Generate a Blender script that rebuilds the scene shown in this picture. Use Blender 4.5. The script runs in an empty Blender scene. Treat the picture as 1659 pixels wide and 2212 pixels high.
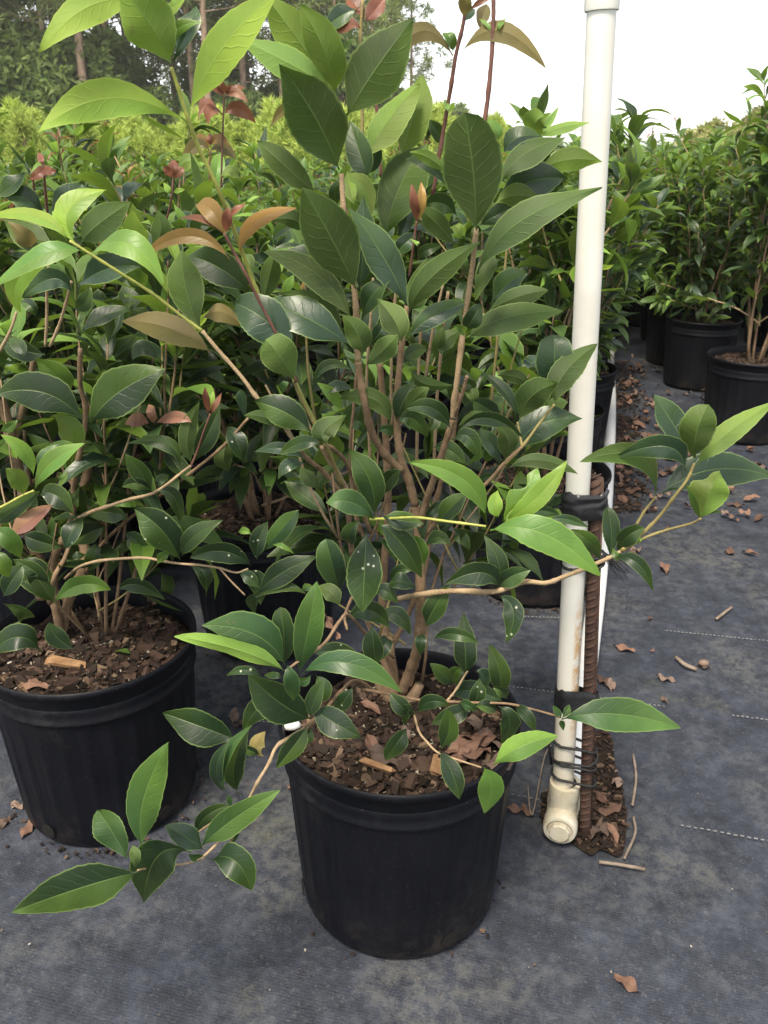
import bpy, math, random
import numpy as np
from mathutils import Vector, Matrix, noise

sc = bpy.context.scene
col = sc.collection
R = math.radians

# ------------------------------------------------------------------ camera
PITCH = R(23.1)
FV = 1853.0                      # focal length in units of a 1659 x 2212 picture
CAMZ = 1.0
cd = bpy.data.cameras.new('camera')
cam = bpy.data.objects.new('camera', cd)
col.objects.link(cam)
cam.location = (0, 0, CAMZ)
cam.rotation_euler = (R(90) - PITCH, 0, 0)
cd.sensor_fit = 'VERTICAL'
cd.sensor_height = 24.0
cd.lens = 24.0 * FV / 2212.0
cd.clip_start = 0.02
cd.clip_end = 3000
cd.dof.use_dof = True
cd.dof.focus_distance = 0.98
cd.dof.aperture_fstop = 13.0
sc.camera = cam

# ------------------------------------------------------------------ light
SUN_EL, SUN_AZ = 62.0, 205.0     # degrees; azimuth clockwise from +Y
world = bpy.data.worlds.new('World')
sc.world = world
world.use_nodes = True
wn, wl = world.node_tree.nodes, world.node_tree.links
wn.clear()
sky = wn.new('ShaderNodeTexSky')
sky.sky_type = 'NISHITA'
sky.sun_disc = False
sky.sun_elevation = R(SUN_EL)
sky.sun_rotation = R(SUN_AZ)
sky.air_density = 1.0
sky.dust_density = 1.0
sky.ozone_density = 1.0
hs = wn.new('ShaderNodeHueSaturation')
hs.inputs['Saturation'].default_value = 0.22      # thin bright overcast
bg = wn.new('ShaderNodeBackground')
bg.inputs['Strength'].default_value = 0.12
wo = wn.new('ShaderNodeOutputWorld')
wl.new(sky.outputs[0], hs.inputs['Color'])
wl.new(hs.outputs[0], bg.inputs['Color'])
wl.new(bg.outputs[0], wo.inputs['Surface'])

sd = bpy.data.lights.new('sun', 'SUN')
sd.energy = 2.7
sd.angle = R(18)
sd.color = (1.0, 0.90, 0.74)
sun = bpy.data.objects.new('sun', sd)
col.objects.link(sun)
_d = Vector((math.sin(R(SUN_AZ)) * math.cos(R(SUN_EL)), math.cos(R(SUN_AZ)) * math.cos(R(SUN_EL)), math.sin(R(SUN_EL))))
sun.rotation_euler = (-_d).to_track_quat('-Z', 'Y').to_euler()
sun.location = _d * 30

sc.view_settings.view_transform = 'Standard'
sc.view_settings.look = 'None'
sc.view_settings.exposure = 1.52
sc.view_settings.gamma = 1.0
sc.view_settings.use_curve_mapping = False
sc.render.engine = 'CYCLES'
sc.cycles.use_denoising = True
sc.cycles.max_bounces = 8
sc.cycles.transparent_max_bounces = 8
sc.cycles.caustics_reflective = False
sc.cycles.caustics_refractive = False

# ------------------------------------------------------------------ projection helpers (photo pixel -> point at a chosen depth)
FWD = Vector((0, math.cos(PITCH), -math.sin(PITCH)))
UPV = Vector((0, math.sin(PITCH), math.cos(PITCH)))
RGT = Vector((1, 0, 0))
CAM = Vector((0, 0, CAMZ))

def ray(vx, vy):
    return RGT * ((vx - 829.5) / FV) + UPV * ((1106.0 - vy) / FV) + FWD

def P(vx, vy, Y):
    d = ray(vx, vy)
    return CAM + d * (Y / d.y)

def G(vx, vy, z=0.0):
    d = ray(vx, vy)
    return CAM + d * ((z - CAMZ) / d.z)

# ------------------------------------------------------------------ object helpers
def tag(o, label=None, cat=None, group=None, kind=None):
    if label: o['label'] = label
    if cat: o['category'] = cat
    if group: o['group'] = group
    if kind: o['kind'] = kind
    return o

def empty(name, loc=(0, 0, 0), rz=0.0, label=None, cat=None, group=None):
    o = bpy.data.objects.new(name, None)
    o.empty_display_size = 0.05
    o.location = loc
    o.rotation_euler = (0, 0, rz)
    col.objects.link(o)
    return tag(o, label, cat, group)

class MB:
    """collects vertices and faces for one mesh"""
    def __init__(self):
        self.v, self.f, self.uv, self.mi = [], [], {}, []
    def add(self, vs, fs, mi=0):
        b = len(self.v)
        self.v.extend([tuple(p) for p in vs])
        self.f.extend([tuple(i + b for i in f) for f in fs])
        self.mi.extend([mi] * len(fs))
        return b
    def box(self, c, s, rot=None, mi=0):
        c = Vector(c)
        vs = []
        for dx in (-.5, .5):
            for dy in (-.5, .5):
                for dz in (-.5, .5):
                    p = Vector((dx * s[0], dy * s[1], dz * s[2]))
                    if rot is not None: p = rot @ p
                    vs.append(c + p)
        self.add(vs, [(0, 1, 3, 2), (4, 6, 7, 5), (0, 4, 5, 1), (2, 3, 7, 6), (0, 2, 6, 4), (1, 5, 7, 3)], mi)
    def tube(self, pts, rad, n=8, cap=True, mi=0, wob=0.0, seed=0):
        pts = [Vector(p) for p in pts]
        m = len(pts)
        if not hasattr(rad, '__len__'): rad = [rad] * m
        t0 = (pts[1] - pts[0]).normalized()
        a = Vector((0, 0, 1)) if abs(t0.z) < .9 else Vector((1, 0, 0))
        u = t0.cross(a).normalized()
        vs = []
        for i, p in enumerate(pts):
            t = (pts[min(i + 1, m - 1)] - pts[max(i - 1, 0)]).normalized()
            u = (u - t * u.dot(t)).normalized()
            w = t.cross(u)
            for k in range(n):
                an = 2 * math.pi * k / n
                r = rad[i]
                if wob:
                    r *= 1 + wob * noise.noise(Vector((k * 1.7 + seed, i * .9, seed * .37)))
                vs.append(p + u * (math.cos(an) * r) + w * (math.sin(an) * r))
        fs = [(i * n + k, i * n + (k + 1) % n, (i + 1) * n + (k + 1) % n, (i + 1) * n + k) for i in range(m - 1) for k in range(n)]
        if cap:
            fs.append(tuple(reversed(range(n))))
            fs.append(tuple((m - 1) * n + k for k in range(n)))
        self.add(vs, fs, mi)
    def lathe(self, prof, n=48, axis=None, org=(0, 0, 0), mi=0, fr=None, close=False):
        """profile of (r, z); fr(theta, z, r) may change the radius"""
        org = Vector(org)
        rot = Matrix.Identity(3) if axis is None else Vector((0, 0, 1)).rotation_difference(Vector(axis)).to_matrix()
        vs = []
        for (r, z) in prof:
            for k in range(n):
                an = 2 * math.pi * k / n
                rr = fr(an, z, r) if fr else r
                vs.append(org + rot @ Vector((rr * math.cos(an), rr * math.sin(an), z)))
        m = len(prof)
        fs = [(i * n + k, i * n + (k + 1) % n, (i + 1) * n + (k + 1) % n, (i + 1) * n + k) for i in range(m - 1) for k in range(n)]
        if close:
            fs.append(tuple(reversed(range(n))))
            fs.append(tuple((m - 1) * n + k for k in range(n)))
        self.add(vs, fs, mi)
    def mesh(self, name, mats, smooth=True):
        me = bpy.data.meshes.new(name)
        me.from_pydata(self.v, [], self.f)
        for m in (mats if isinstance(mats, (list, tuple)) else [mats]):
            me.materials.append(m)
        if any(self.mi):
            me.polygons.foreach_set('material_index', self.mi)
        me.polygons.foreach_set('use_smooth', [smooth] * len(self.f))
        me.update()
        return me
    def build(self, name, mats, parent=None, smooth=True):
        return link(name, self.mesh(name, mats, smooth), parent)

def link(name, me, parent=None):
    o = bpy.data.objects.new(name, me)
    col.objects.link(o)
    if parent is not None:
        o.parent = parent
    return o

def sharpen(o, ang=35):
    me = o.data
    try:
        me.set_sharp_from_angle(angle=R(ang))
    except Exception:
        pass
    return o

def spline(pts, n=5):
    """Catmull-Rom through points (any dimension)"""
    pts = [np.array(p, float) for p in pts]
    if len(pts) < 3:
        return [tuple(pts[0] + (pts[-1] - pts[0]) * i / n) for i in range(n + 1)]
    q = [2 * pts[0] - pts[1]] + pts + [2 * pts[-1] - pts[-2]]
    out = []
    for i in range(1, len(q) - 2):
        p0, p1, p2, p3 = q[i - 1:i + 3]
        for k in range(n):
            t = k / n
            out.append(tuple(.5 * (2 * p1 + (p2 - p0) * t + (2 * p0 - 5 * p1 + 4 * p2 - p3) * t * t + (3 * p1 - p0 - 3 * p2 + p3) * t ** 3)))
    out.append(tuple(pts[-1]))
    return out

# ------------------------------------------------------------------ materials
class NT:
    def __init__(self, name):
        self.m = bpy.data.materials.new(name)
        self.m.use_nodes = True
        self.t = self.m.node_tree
        self.n, self.l = self.t.nodes, self.t.links
        self.n.clear()
        self.out = self.n.new('ShaderNodeOutputMaterial')
    def node(self, typ, props=None, **ins):
        nd = self.n.new(typ)
        for k, v in (props or {}).items(): setattr(nd, k, v)
        for k, v in ins.items():
            key = int(k[1:]) if k[0] == '_' and k[1:].isdigit() else k.replace('_', ' ')
            self.set(nd.inputs[key], v)
        return nd
    def set(self, s, v):
        if isinstance(v, bpy.types.NodeSocket): self.l.new(v, s)
        else:
            if isinstance(v, (tuple, list)) and len(v) == 3 and s.type == 'RGBA': v = (*v, 1)
            s.default_value = v
    def math(self, op, a, b=0.0, c=0.0, clamp=False):
        nd = self.n.new('ShaderNodeMath'); nd.operation = op; nd.use_clamp = clamp
        self.set(nd.inputs[0], a); self.set(nd.inputs[1], b); self.set(nd.inputs[2], c)
        return nd.outputs[0]
    def mix(self, f, a, b, mode='MIX'):
        nd = self.n.new('ShaderNodeMix'); nd.data_type = 'RGBA'; nd.blend_type = mode
        self.set(nd.inputs[0], f); self.set(nd.inputs[6], a); self.set(nd.inputs[7], b)
        return nd.outputs[2]
    def ramp(self, f, stops):
        nd = self.n.new('ShaderNodeValToRGB')
        el = nd.color_ramp.elements
        while len(el) < len(stops): el.new(.5)
        for e, (p, c) in zip(el, stops):
            e.position = p; e.color = (*c, 1) if len(c) == 3 else c
        self.set(nd.inputs[0], f)
        return nd.outputs[0]
    def noise(self, vec, scale, detail=3, rough=.55, dist=0.0):
        nd = self.node('ShaderNodeTexNoise', Scale=scale, Detail=detail, Roughness=rough, Distortion=dist)
        if vec is not None: self.l.new(vec, nd.inputs['Vector'])
        return nd.outputs[0]
    def smooth(self, x, lo, hi):
        nd = self.n.new('ShaderNodeMapRange'); nd.interpolation_type = 'SMOOTHSTEP'
        self.set(nd.inputs[0], x)
        nd.inputs[1].default_value = lo; nd.inputs[2].default_value = hi
        return nd.outputs[0]
    def bump(self, h, strength=.3, dist=.002, normal=None):
        nd = self.node('ShaderNodeBump', Strength=strength, Distance=dist, Height=h)
        if normal is not None: self.l.new(normal, nd.inputs['Normal'])
        return nd.outputs[0]
    def obj(self): return self.node('ShaderNodeTexCoord').outputs['Object']
    def pos(self): return self.node('ShaderNodeNewGeometry').outputs['Position']
    def finish(self, color, rough=.6, normal=None, spec=.5, **kw):
        b = self.node('ShaderNodeBsdfPrincipled')
        self.set(b.inputs['Base Color'], color); self.set(b.inputs['Roughness'], rough)
        self.set(b.inputs['Specular IOR Level'], spec)
        for k, v in kw.items(): self.set(b.inputs[k.replace('_', ' ')], v)
        if normal is not None: self.l.new(normal, b.inputs['Normal'])
        self.l.new(b.outputs[0], self.out.inputs[0])
        self.b = b
        return self.m

def leaf_mat(name, top, under, trans, rough=.43, transf=.3, spots=0.0, vein=(.16, .24, .07), veinf=.42, edge=(.30, .42, .12), edgef=.38, var=.30):
    t = NT(name)
    uv = t.node('ShaderNodeTexCoord').outputs['UV']
    sx = t.node('ShaderNodeSeparateXYZ'); t.l.new(uv, sx.inputs[0])
    u, v = sx.outputs[0], sx.outputs[1]
    s = t.math('MULTIPLY', t.math('ABSOLUTE', t.math('SUBTRACT', u, .5)), 2.0)
    mid = t.smooth(s, .045, .012)
    ph = t.math('SUBTRACT', v, t.math('MULTIPLY', s, .16))
    wob = t.noise(t.node('ShaderNodeNewGeometry').outputs['Position'], 60.0, 2)
    wv = t.math('SINE', t.math('ADD', t.math('MULTIPLY', ph, 58.0), t.math('MULTIPLY', wob, 7.0)))
    lat = t.math('MULTIPLY', t.smooth(wv, .86, 1.0), t.smooth(s, .95, .6))
    inf = t.node('ShaderNodeObjectInfo')
    rnd = inf.outputs['Random']
    geo = t.node('ShaderNodeNewGeometry')
    isl = geo.outputs['Random Per Island']
    rr = t.math('FRACT', t.math('ADD', rnd, t.math('MULTIPLY', isl, 7.31)))
    back = geo.outputs['Backfacing']
    p = geo.outputs['Position']
    nz = t.noise(p, 38.0, 3)
    val = t.math('ADD', t.math('MULTIPLY', t.math('SUBTRACT', rr, .5), var), t.math('MULTIPLY', t.math('SUBTRACT', nz, .5), .5))
    base = t.mix(back, top, under)
    base = t.mix(t.math('MULTIPLY', t.smooth(rr, .75, 1.0), .22), base, trans)
    hsv = t.node('ShaderNodeHueSaturation', Color=base)
    t.set(hsv.inputs['Value'], t.math('ADD', val, 1.0))
    t.set(hsv.inputs['Hue'], t.math('ADD', t.math('MULTIPLY', t.math('SUBTRACT', t.math('FRACT', t.math('MULTIPLY', rr, 5.7)), .5), .025), .5))
    c = hsv.outputs[0]
    c = t.mix(t.math('MULTIPLY', t.smooth(t.math('ADD', v, t.math('MULTIPLY', t.math('SUBTRACT', rr, .5), .5)), .35, 1.1), .30), c, trans)
    lown = t.noise(p, 17.0, 4, .65)
    c = t.mix(t.math('MULTIPLY', t.smooth(lown, .45, .70), .32), c, tuple(x * .55 for x in top))
    c = t.mix(t.math('MULTIPLY', t.smooth(t.noise(p, 47.0, 3, .7), .70, .78), .5), c, (.13, .10, .045))
    c = t.mix(t.math('MULTIPLY', t.math('MAXIMUM', mid, t.math('MULTIPLY', lat, t.math('ADD', t.math('MULTIPLY', back, .15), .08))), veinf), c, vein)
    c = t.mix(t.math('MULTIPLY', t.smooth(s, .90, .99), edgef), c, edge)
    if spots:
        vo = t.node('ShaderNodeTexVoronoi', Scale=190.0); t.l.new(p, vo.inputs['Vector'])
        pick = t.node('ShaderNodeSeparateColor'); t.l.new(vo.outputs['Color'], pick.inputs[0])
        sp = t.math('MULTIPLY', t.smooth(vo.outputs['Distance'], .34, .20), t.smooth(pick.outputs[0], .91, .93))
        c = t.mix(t.math('MULTIPLY', sp, spots), c, (.48, .50, .36))
    h = t.math('ADD', t.math('MULTIPLY', t.math('MAXIMUM', mid, lat), -1.0), t.math('MULTIPLY', nz, 1.5))
    nrm = t.bump(h, .30, .0012)
    rg = t.math('ADD', t.math('MULTIPLY', back, .22), t.math('ADD', t.math('MULTIPLY', nz, .18), rough - .09))
    b = t.node('ShaderNodeBsdfPrincipled', Base_Color=c, Roughness=rg, Normal=nrm)
    b.inputs['Specular IOR Level'].default_value = .4
    tr = t.node('ShaderNodeBsdfTranslucent')
    tc = t.mix(.55, c, trans)
    t.l.new(tc, tr.inputs[0])
    mx = t.node('ShaderNodeMixShader'); mx.inputs[0].default_value = transf
    t.l.new(b.outputs[0], mx.inputs[1]); t.l.new(tr.outputs[0], mx.inputs[2])
    t.l.new(mx.outputs[0], t.out.inputs[0])
    return t.m

LM = {
 'd': leaf_mat('leaf_dark', (.0130, .0300, .0110), (.044, .072, .017), (.105, .18, .020), transf=.31),
 's': leaf_mat('leaf_spotted', (.0130, .0300, .0110), (.040, .066, .016), (.088, .155, .018), transf=.24, spots=.85),
 'g': leaf_mat('leaf_glossy', (.019, .041, .021), (.048, .076, .024), (.09, .155, .028), rough=.34, transf=.2),
 'm': leaf_mat('leaf_mid', (.058, .112, .020), (.108, .162, .027), (.20, .32, .03), transf=.32),
 'n': leaf_mat('leaf_fresh_dark', (.027, .064, .020), (.075, .12, .026), (.14, .25, .03), transf=.26),
 'l': leaf_mat('leaf_lime', (.115, .225, .042), (.155, .255, .05), (.29, .46, .065), transf=.38, vein=(.28, .42, .09), edge=(.4, .55, .12)),
 'y': leaf_mat('leaf_yellow_green', (.17, .285, .040), (.20, .31, .045), (.40, .54, .07), transf=.45, vein=(.36, .44, .09), edge=(.5, .58, .12)),
 'r': leaf_mat('leaf_red', (.145, .058, .034), (.18, .080, .045), (.36, .14, .07), transf=.35, vein=(.3, .13, .06), edge=(.35, .15, .06), edgef=.3),
 'o': leaf_mat('leaf_bronze', (.19, .115, .035), (.24, .135, .045), (.50, .29, .07), transf=.38, vein=(.3, .2, .08), edge=(.4, .3, .1), edgef=.3),
 'b': leaf_mat('leaf_olive_bronze', (.115, .10, .035), (.15, .125, .045), (.33, .25, .07), transf=.38, vein=(.2, .16, .07), edge=(.3, .24, .1), edgef=.3),
 'p': leaf_mat('leaf_pinkish', (.20, .095, .060), (.24, .13, .085), (.40, .20, .10), transf=.3, vein=(.3, .18, .1), edge=(.33, .2, .12), edgef=.3),
}
KINDS = list(LM)

def bark_mat(name, c0, c1, scale=60, rough=.8, dots=True):
    t = NT(name)
    p = t.obj()
    n1 = t.math('ADD', t.math('MULTIPLY', t.noise(p, scale, 5, .7), .6), t.math('MULTIPLY', t.noise(p, scale * .3, 3, .6), .4))
    c = t.ramp(n1, [(.34, c0), (.64, c1)])
    if dots:
        vo = t.node('ShaderNodeTexVoronoi', Scale=330.0); t.l.new(p, vo.inputs['Vector'])
        d = t.smooth(vo.outputs['Distance'], .30, .12)
        c = t.mix(t.math('MULTIPLY', d, .5), c, tuple(min(1, x * 1.7) for x in c1))
        h = t.math('ADD', n1, t.math('MULTIPLY', d, .6))
    else: h = n1
    return t.finish(c, rough, t.bump(h, .55, .0016), .25)

BM = {
 'bark': bark_mat('bark_brown', (.085, .053, .031), (.24, .16, .095)),
 'tan': bark_mat('bark_tan', (.17, .115, .065), (.37, .27, .16)),
 'green': bark_mat('bark_green', (.20, .22, .05), (.36, .36, .09), 90, .5, False),
 'red': bark_mat('bark_red', (.085, .040, .032), (.165, .075, .055), 90, .5, False),
 'olive': bark_mat('bark_olive', (.15, .13, .05), (.28, .22, .09), 80, .6),
}

# ------------------------------------------------------------------ leaf geometry
def half_width(t, pk=.95, pw=.82, tip=.42):
    """lanceolate outline, petiole then blade, t along the leaf"""
    if t < .05: return .035
    s = (t - .05) / .95
    w = math.sin(math.pi * s ** pk) ** pw if 0 < s < 1 else 0
    if s > .74: w *= 1 - tip * ((s - .74) / .26) ** 1.1
    if s < .28: w *= .70 + .30 * s / .28
    return max(w, .018 if s < .5 else .004)

def leaf_arrays(B, M, T, S, n=22, fold=.25, tooth=.028, wave=.0, curl=.0, seed=0, across=(-1, -.55, 0, .55, 1), bite=None, shp=(.95, .82, .42)):
    """a leaf blade: midrib through B, M, T; S = half-width vector"""
    B, M, T = Vector(B), Vector(M), Vector(T)
    C = 2 * M - (B + T) * .5
    hw = S.length
    vs, uv = [], []
    k = len(across)
    for i in range(n + 1):
        t = i / n
        p = B * (1 - t) ** 2 + C * (2 * t * (1 - t)) + T * t * t
        tg = ((C - B) * (1 - t) + (T - C) * t)
        tg = tg.normalized() if tg.length > 1e-9 else (T - B).normalized()
        s = (S - tg * S.dot(tg))
        s = s.normalized()
        nn = s.cross(tg)
        w = half_width(t, *shp) * hw
        for a in across:
            ww = w
            if abs(a) > .99 and tooth and t > .12:
                ww *= 1 + tooth * (1 if i % 2 else -1) * (.6 + .8 * noise.noise(Vector((i * 3.1, a, seed))))
                ww *= 1 + .07 * noise.noise(Vector((t * 5, a * 9, seed + 3.3)))
            off = 0
            if bite and a * bite[0] > 0:
                dd = abs(t - bite[1]) / bite[2]
                if dd < 1: ww *= 1 - bite[3] * (1 - dd ** 2)
            lift = (fold * abs(a) - curl * a * a) * w
            wv = wave * hw * (abs(a) ** 1.5) * math.sin(t * 11 + seed * 5 + (2.2 if a > 0 else 0))
            vs.append(p + s * (a * ww) + nn * (lift + wv))
            uv.append((a * .5 + .5, t))
    fs = [(i * k + j, i * k + j + 1, (i + 1) * k + j + 1, (i + 1) * k + j) for i in range(n) for j in range(k - 1)]
    return vs, fs, uv

def leaf_mesh(name, arr, mat):
    vs, fs, uv = arr
    me = bpy.data.meshes.new(name)
    me.from_pydata([tuple(v) for v in vs], [], fs)
    me.materials.append(mat)
    ul = me.uv_layers.new(name='UVMap')
    idx = np.array([i for f in fs for i in f])
    ul.data.foreach_set('uv', np.array(uv, dtype=np.float32)[idx].ravel())
    me.polygons.foreach_set('use_smooth', [True] * len(fs))
    ev = np.empty(len(me.edges) * 2, dtype=np.int32)
    me.edges.foreach_get('vertices', ev)
    cu = np.array(uv)[:, 0][ev.reshape(-1, 2)]
    me.attributes.new('sharp_edge', 'BOOLEAN', 'EDGE').data.foreach_set('value', (np.abs(cu - .5) < 1e-4).all(axis=1))   # crease along the midrib
    me.update()
    return me

# unit leaf shapes shared by the shrubs: length 1 along +Y, upper side +Z
TPL = []
for i, (droop, wid, fold, wave) in enumerate([(.14, .155, .34, .05), (.26, .150, .36, .08), (-.08, .165, .30, .06), (.40, .150, .40, .10), (.20, .170, .26, .11), (.04, .142, .48, .05)]):
    B, T = Vector((0, 0, 0)), Vector((0, 1 - abs(droop) * .25, -droop))
    M = Vector((.015 * (i % 3 - 1), .5, droop * .22))
    TPL.append((B, M, T, wid, fold, wave, i))

def tpl_arrays(i, n, across):
    B, M, T, w, f, wv, s = TPL[i]
    return leaf_arrays(B, M, T, Vector((w, 0, 0)), n=n, fold=f, tooth=0.0, wave=wv, seed=s, across=across)

_leafcache = {}
def shared_leaf(i, kind):
    key = (i, kind)
    if key not in _leafcache:
        _leafcache[key] = leaf_mesh('leaf', tpl_arrays(i, 9, (-1, 0, 1)), LM[kind])
    return _leafcache[key]
# ------------------------------------------------------------------ setting materials
def fabric_mat():
    t = NT('weed_fabric')
    p = t.pos()
    mp = t.node('ShaderNodeMapping'); t.l.new(p, mp.inputs['Vector'])
    mp.inputs['Rotation'].default_value = (0, 0, R(14))
    q = mp.outputs[0]
    big = t.noise(q, 2.6, 4, .6, .4)
    med = t.noise(q, 13.0, 5, .65)
    fine = t.noise(q, 85.0, 5, .75)
    speck = t.noise(q, 300.0, 3, .7)
    mott = t.noise(q, 34.0, 6, .78)
    c = t.ramp(t.math('ADD', t.math('MULTIPLY', med, .5), t.math('MULTIPLY', mott, .5)), [(.38, (.0072, .0092, .0160)), (.50, (.0185, .0222, .0345)), (.62, (.040, .0455, .062))])
    dust = t.math('MULTIPLY', t.smooth(big, .42, .64), t.smooth(mott, .40, .62))
    c = t.mix(t.math('MULTIPLY', dust, .7), c, (.074, .074, .065))
    alg = t.math('MULTIPLY', t.smooth(t.noise(q, 3.7, 3, .5), .60, .74), t.smooth(fine, .40, .62))
    c = t.mix(t.math('MULTIPLY', alg, .55), c, (.085, .084, .040))
    dark = t.math('MULTIPLY', t.smooth(t.noise(q, 23.0, 3, .6), .56, .66), t.smooth(fine, .46, .56))
    c = t.mix(t.math('MULTIPLY', dark, .75), c, (.009, .010, .014))
    c = t.mix(t.math('MULTIPLY', t.smooth(fine, .46, .32), .6), c, (.010, .011, .015))
    c = t.mix(t.math('MULTIPLY', t.smooth(fine, .56, .70), .5), c, (.075, .077, .083))
    c = t.mix(t.math('MULTIPLY', t.smooth(speck, .60, .72), .5), c, (.14, .14, .14))
    c = t.mix(t.math('MULTIPLY', t.smooth(speck, .40, .28), .4), c, (.012, .013, .017))
    # woven threads
    w1 = t.node('ShaderNodeTexWave', {'bands_direction': 'X'}, Scale=140.0, Distortion=2.5, Detail=2.0); t.l.new(q, w1.inputs['Vector'])
    w2 = t.node('ShaderNodeTexWave', {'bands_direction': 'Y'}, Scale=70.0, Distortion=2.5, Detail=2.0); t.l.new(q, w2.inputs['Vector'])
    wv = t.math('MULTIPLY', w1.outputs[1], w2.outputs[1])
    c = t.mix(t.math('MULTIPLY', wv, .16), c, (.11, .115, .125))
    h = t.math('ADD', fine, t.math('MULTIPLY', speck, .6))
    nrm = t.bump(h, .8, .0018)
    wr = t.noise(q, 5.0, 3, .5)
    nrm = t.bump(wr, .6, .016, nrm)
    return t.finish(c, t.math('ADD', t.math('MULTIPLY', med, .25), .52), nrm, .35)

def simple(name, c0, c1, scale, rough=.7, bump=.4, dist=.002, spec=.3, detail=4):
    t = NT(name)
    p = t.obj()
    n1 = t.noise(p, scale, detail, .6)
    c = t.ramp(n1, [(.28, c0), (.72, c1)])
    return t.finish(c, rough, t.bump(n1, bump, dist), spec)

def island(name, stops, rough=.8, scale=200, spec=.2):
    """colour picked per loose piece"""
    t = NT(name)
    g = t.node('ShaderNodeNewGeometry')
    c = t.ramp(g.outputs['Random Per Island'], stops)
    n1 = t.noise(t.obj(), scale, 3, .6)
    c = t.mix(t.math('MULTIPLY', n1, .6), c, (.02, .014, .01), 'MIX')
    return t.finish(c, rough, t.bump(n1, .4, .001), spec)

M_FAB = fabric_mat()
M_SOIL = simple('potting_soil', (.006, .0045, .0035), (.030, .019, .013), 70, .9, .9, .006, .15)
M_CHIP = island('bark_chips', [(.0, (.008, .0055, .004)), (.40, (.021, .0128, .0090)), (.66, (.045, .026, .0185)), (.88, (.082, .049, .034)), (1.0, (.19, .13, .08))])
M_GRIT = island('grit', [(0, (.10, .075, .045)), (.5, (.22, .18, .12)), (1, (.42, .39, .33))])
M_STITCH = simple('stitching', (.11, .11, .108), (.25, .25, .24), 80, .8)
M_GRASS = simple('field', (.07, .10, .03), (.12, .15, .05), .6, .9)

def dead_mat(name, a, b):
    t = NT(name)
    uv = t.node('ShaderNodeTexCoord').outputs['UV']
    sx = t.node('ShaderNodeSeparateXYZ'); t.l.new(uv, sx.inputs[0])
    s = t.math('MULTIPLY', t.math('ABSOLUTE', t.math('SUBTRACT', sx.outputs[0], .5)), 2.0)
    inf = t.node('ShaderNodeObjectInfo')
    n1 = t.noise(t.obj(), 7.0, 4, .6)
    c = t.mix(n1, a, b)
    hv = t.node('ShaderNodeHueSaturation', Color=c)
    t.set(hv.inputs['Value'], t.math('ADD', t.math('MULTIPLY', inf.outputs['Random'], .9), .55))
    c = t.mix(t.math('MULTIPLY', t.smooth(s, .10, .02), .4), hv.outputs[0], tuple(x * .5 for x in a))
    return t.finish(c, .75, t.bump(n1, .4, .003), .2)
M_DEAD = dead_mat('dead_leaf', (.080, .040, .026), (.165, .098, .070))
M_DEAD2 = dead_mat('dead_leaf_grey', (.075, .048, .037), (.165, .118, .092))

def pot_mat():
    t = NT('pot_plastic')
    p = t.obj()
    n1 = t.noise(p, 9.0, 4, .6)
    sp = t.noise(p, 520.0, 2, .5)
    st = t.node('ShaderNodeMapping'); t.l.new(p, st.inputs['Vector']); st.inputs['Scale'].default_value = (40, 40, 2.5)
    streak = t.noise(st.outputs[0], 1.0, 3, .6)
    c = t.ramp(n1, [(.3, (.0030, .0034, .0056)), (.75, (.0055, .0060, .0085))])
    c = t.mix(t.math('MULTIPLY', t.smooth(streak, .52, .75), .45), c, (.011, .0115, .0135))
    c = t.mix(t.math('MULTIPLY', t.math('MULTIPLY', t.smooth(t.noise(p, 5.0, 3, .6), .48, .66), t.smooth(t.noise(p, 90.0, 4, .7), .42, .62)), .5), c, (.022, .022, .023))
    sz = t.node('ShaderNodeSeparateXYZ'); t.l.new(p, sz.inputs[0])
    low = t.smooth(sz.outputs[2], .09, .0)
    c = t.mix(t.math('MULTIPLY', t.math('MULTIPLY', low, t.smooth(t.noise(p, 24.0, 4, .7), .42, .66)), .35), c, (.060, .046, .036))
    c = t.mix(t.math('MULTIPLY', t.smooth(sp, .67, .73), .6), c, (.10, .097, .09))
    return t.finish(c, t.math('ADD', t.math('MULTIPLY', n1, .22), .36), t.bump(t.math('ADD', n1, t.math('MULTIPLY', streak, .4)), .16, .003), .13)
M_POT = pot_mat()
M_HOLE = simple('hole_dark', (.0008, .0007, .0006), (.005, .0038, .003), 120, .95, .9)

def pvc_mat():
    t = NT('pvc_white')
    p = t.obj()
    sx = t.node('ShaderNodeSeparateXYZ'); t.l.new(p, sx.inputs[0])
    n1 = t.noise(p, 14.0, 4, .6)
    c = t.ramp(n1, [(.3, (.56, .535, .475)), (.7, (.62, .61, .57))])
    # yellowing towards the foot and rusty runs on one side
    yel = t.smooth(sx.outputs[2], .42, .05)
    c = t.mix(t.math('MULTIPLY', yel, .45), c, (.46, .375, .20))
    run = t.math('MULTIPLY', t.smooth(sx.outputs[0], .000, .006), t.math('MULTIPLY', t.smooth(sx.outputs[0], .0155, .011), t.smooth(t.noise(p, 75.0, 4, .7), .38, .58)))
    run = t.math('MULTIPLY', run, t.math('MULTIPLY', t.smooth(sx.outputs[2], .44, .36), t.smooth(sx.outputs[2], .16, .24)))
    c = t.mix(t.math('MULTIPLY', run, .75), c, (.42, .21, .045))
    sp = t.smooth(t.noise(p, 60.0, 3, .7), .70, .80)
    c = t.mix(t.math('MULTIPLY', sp, .5), c, (.45, .30, .16))
    return t.finish(c, .38, t.bump(n1, .08, .002), .45)
M_PVC = pvc_mat()
M_PVC2 = simple('pvc_ground', (.60, .60, .59), (.68, .68, .67), 20, .4, .05)
M_PVC3 = simple('pvc_fitting', (.36, .31, .20), (.50, .475, .40), 30, .42, .12, .002, .45)
M_RUST = simple('rebar_rust', (.030, .017, .013), (.075, .040, .028), 90, .75, .6, .002, .3)
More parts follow.
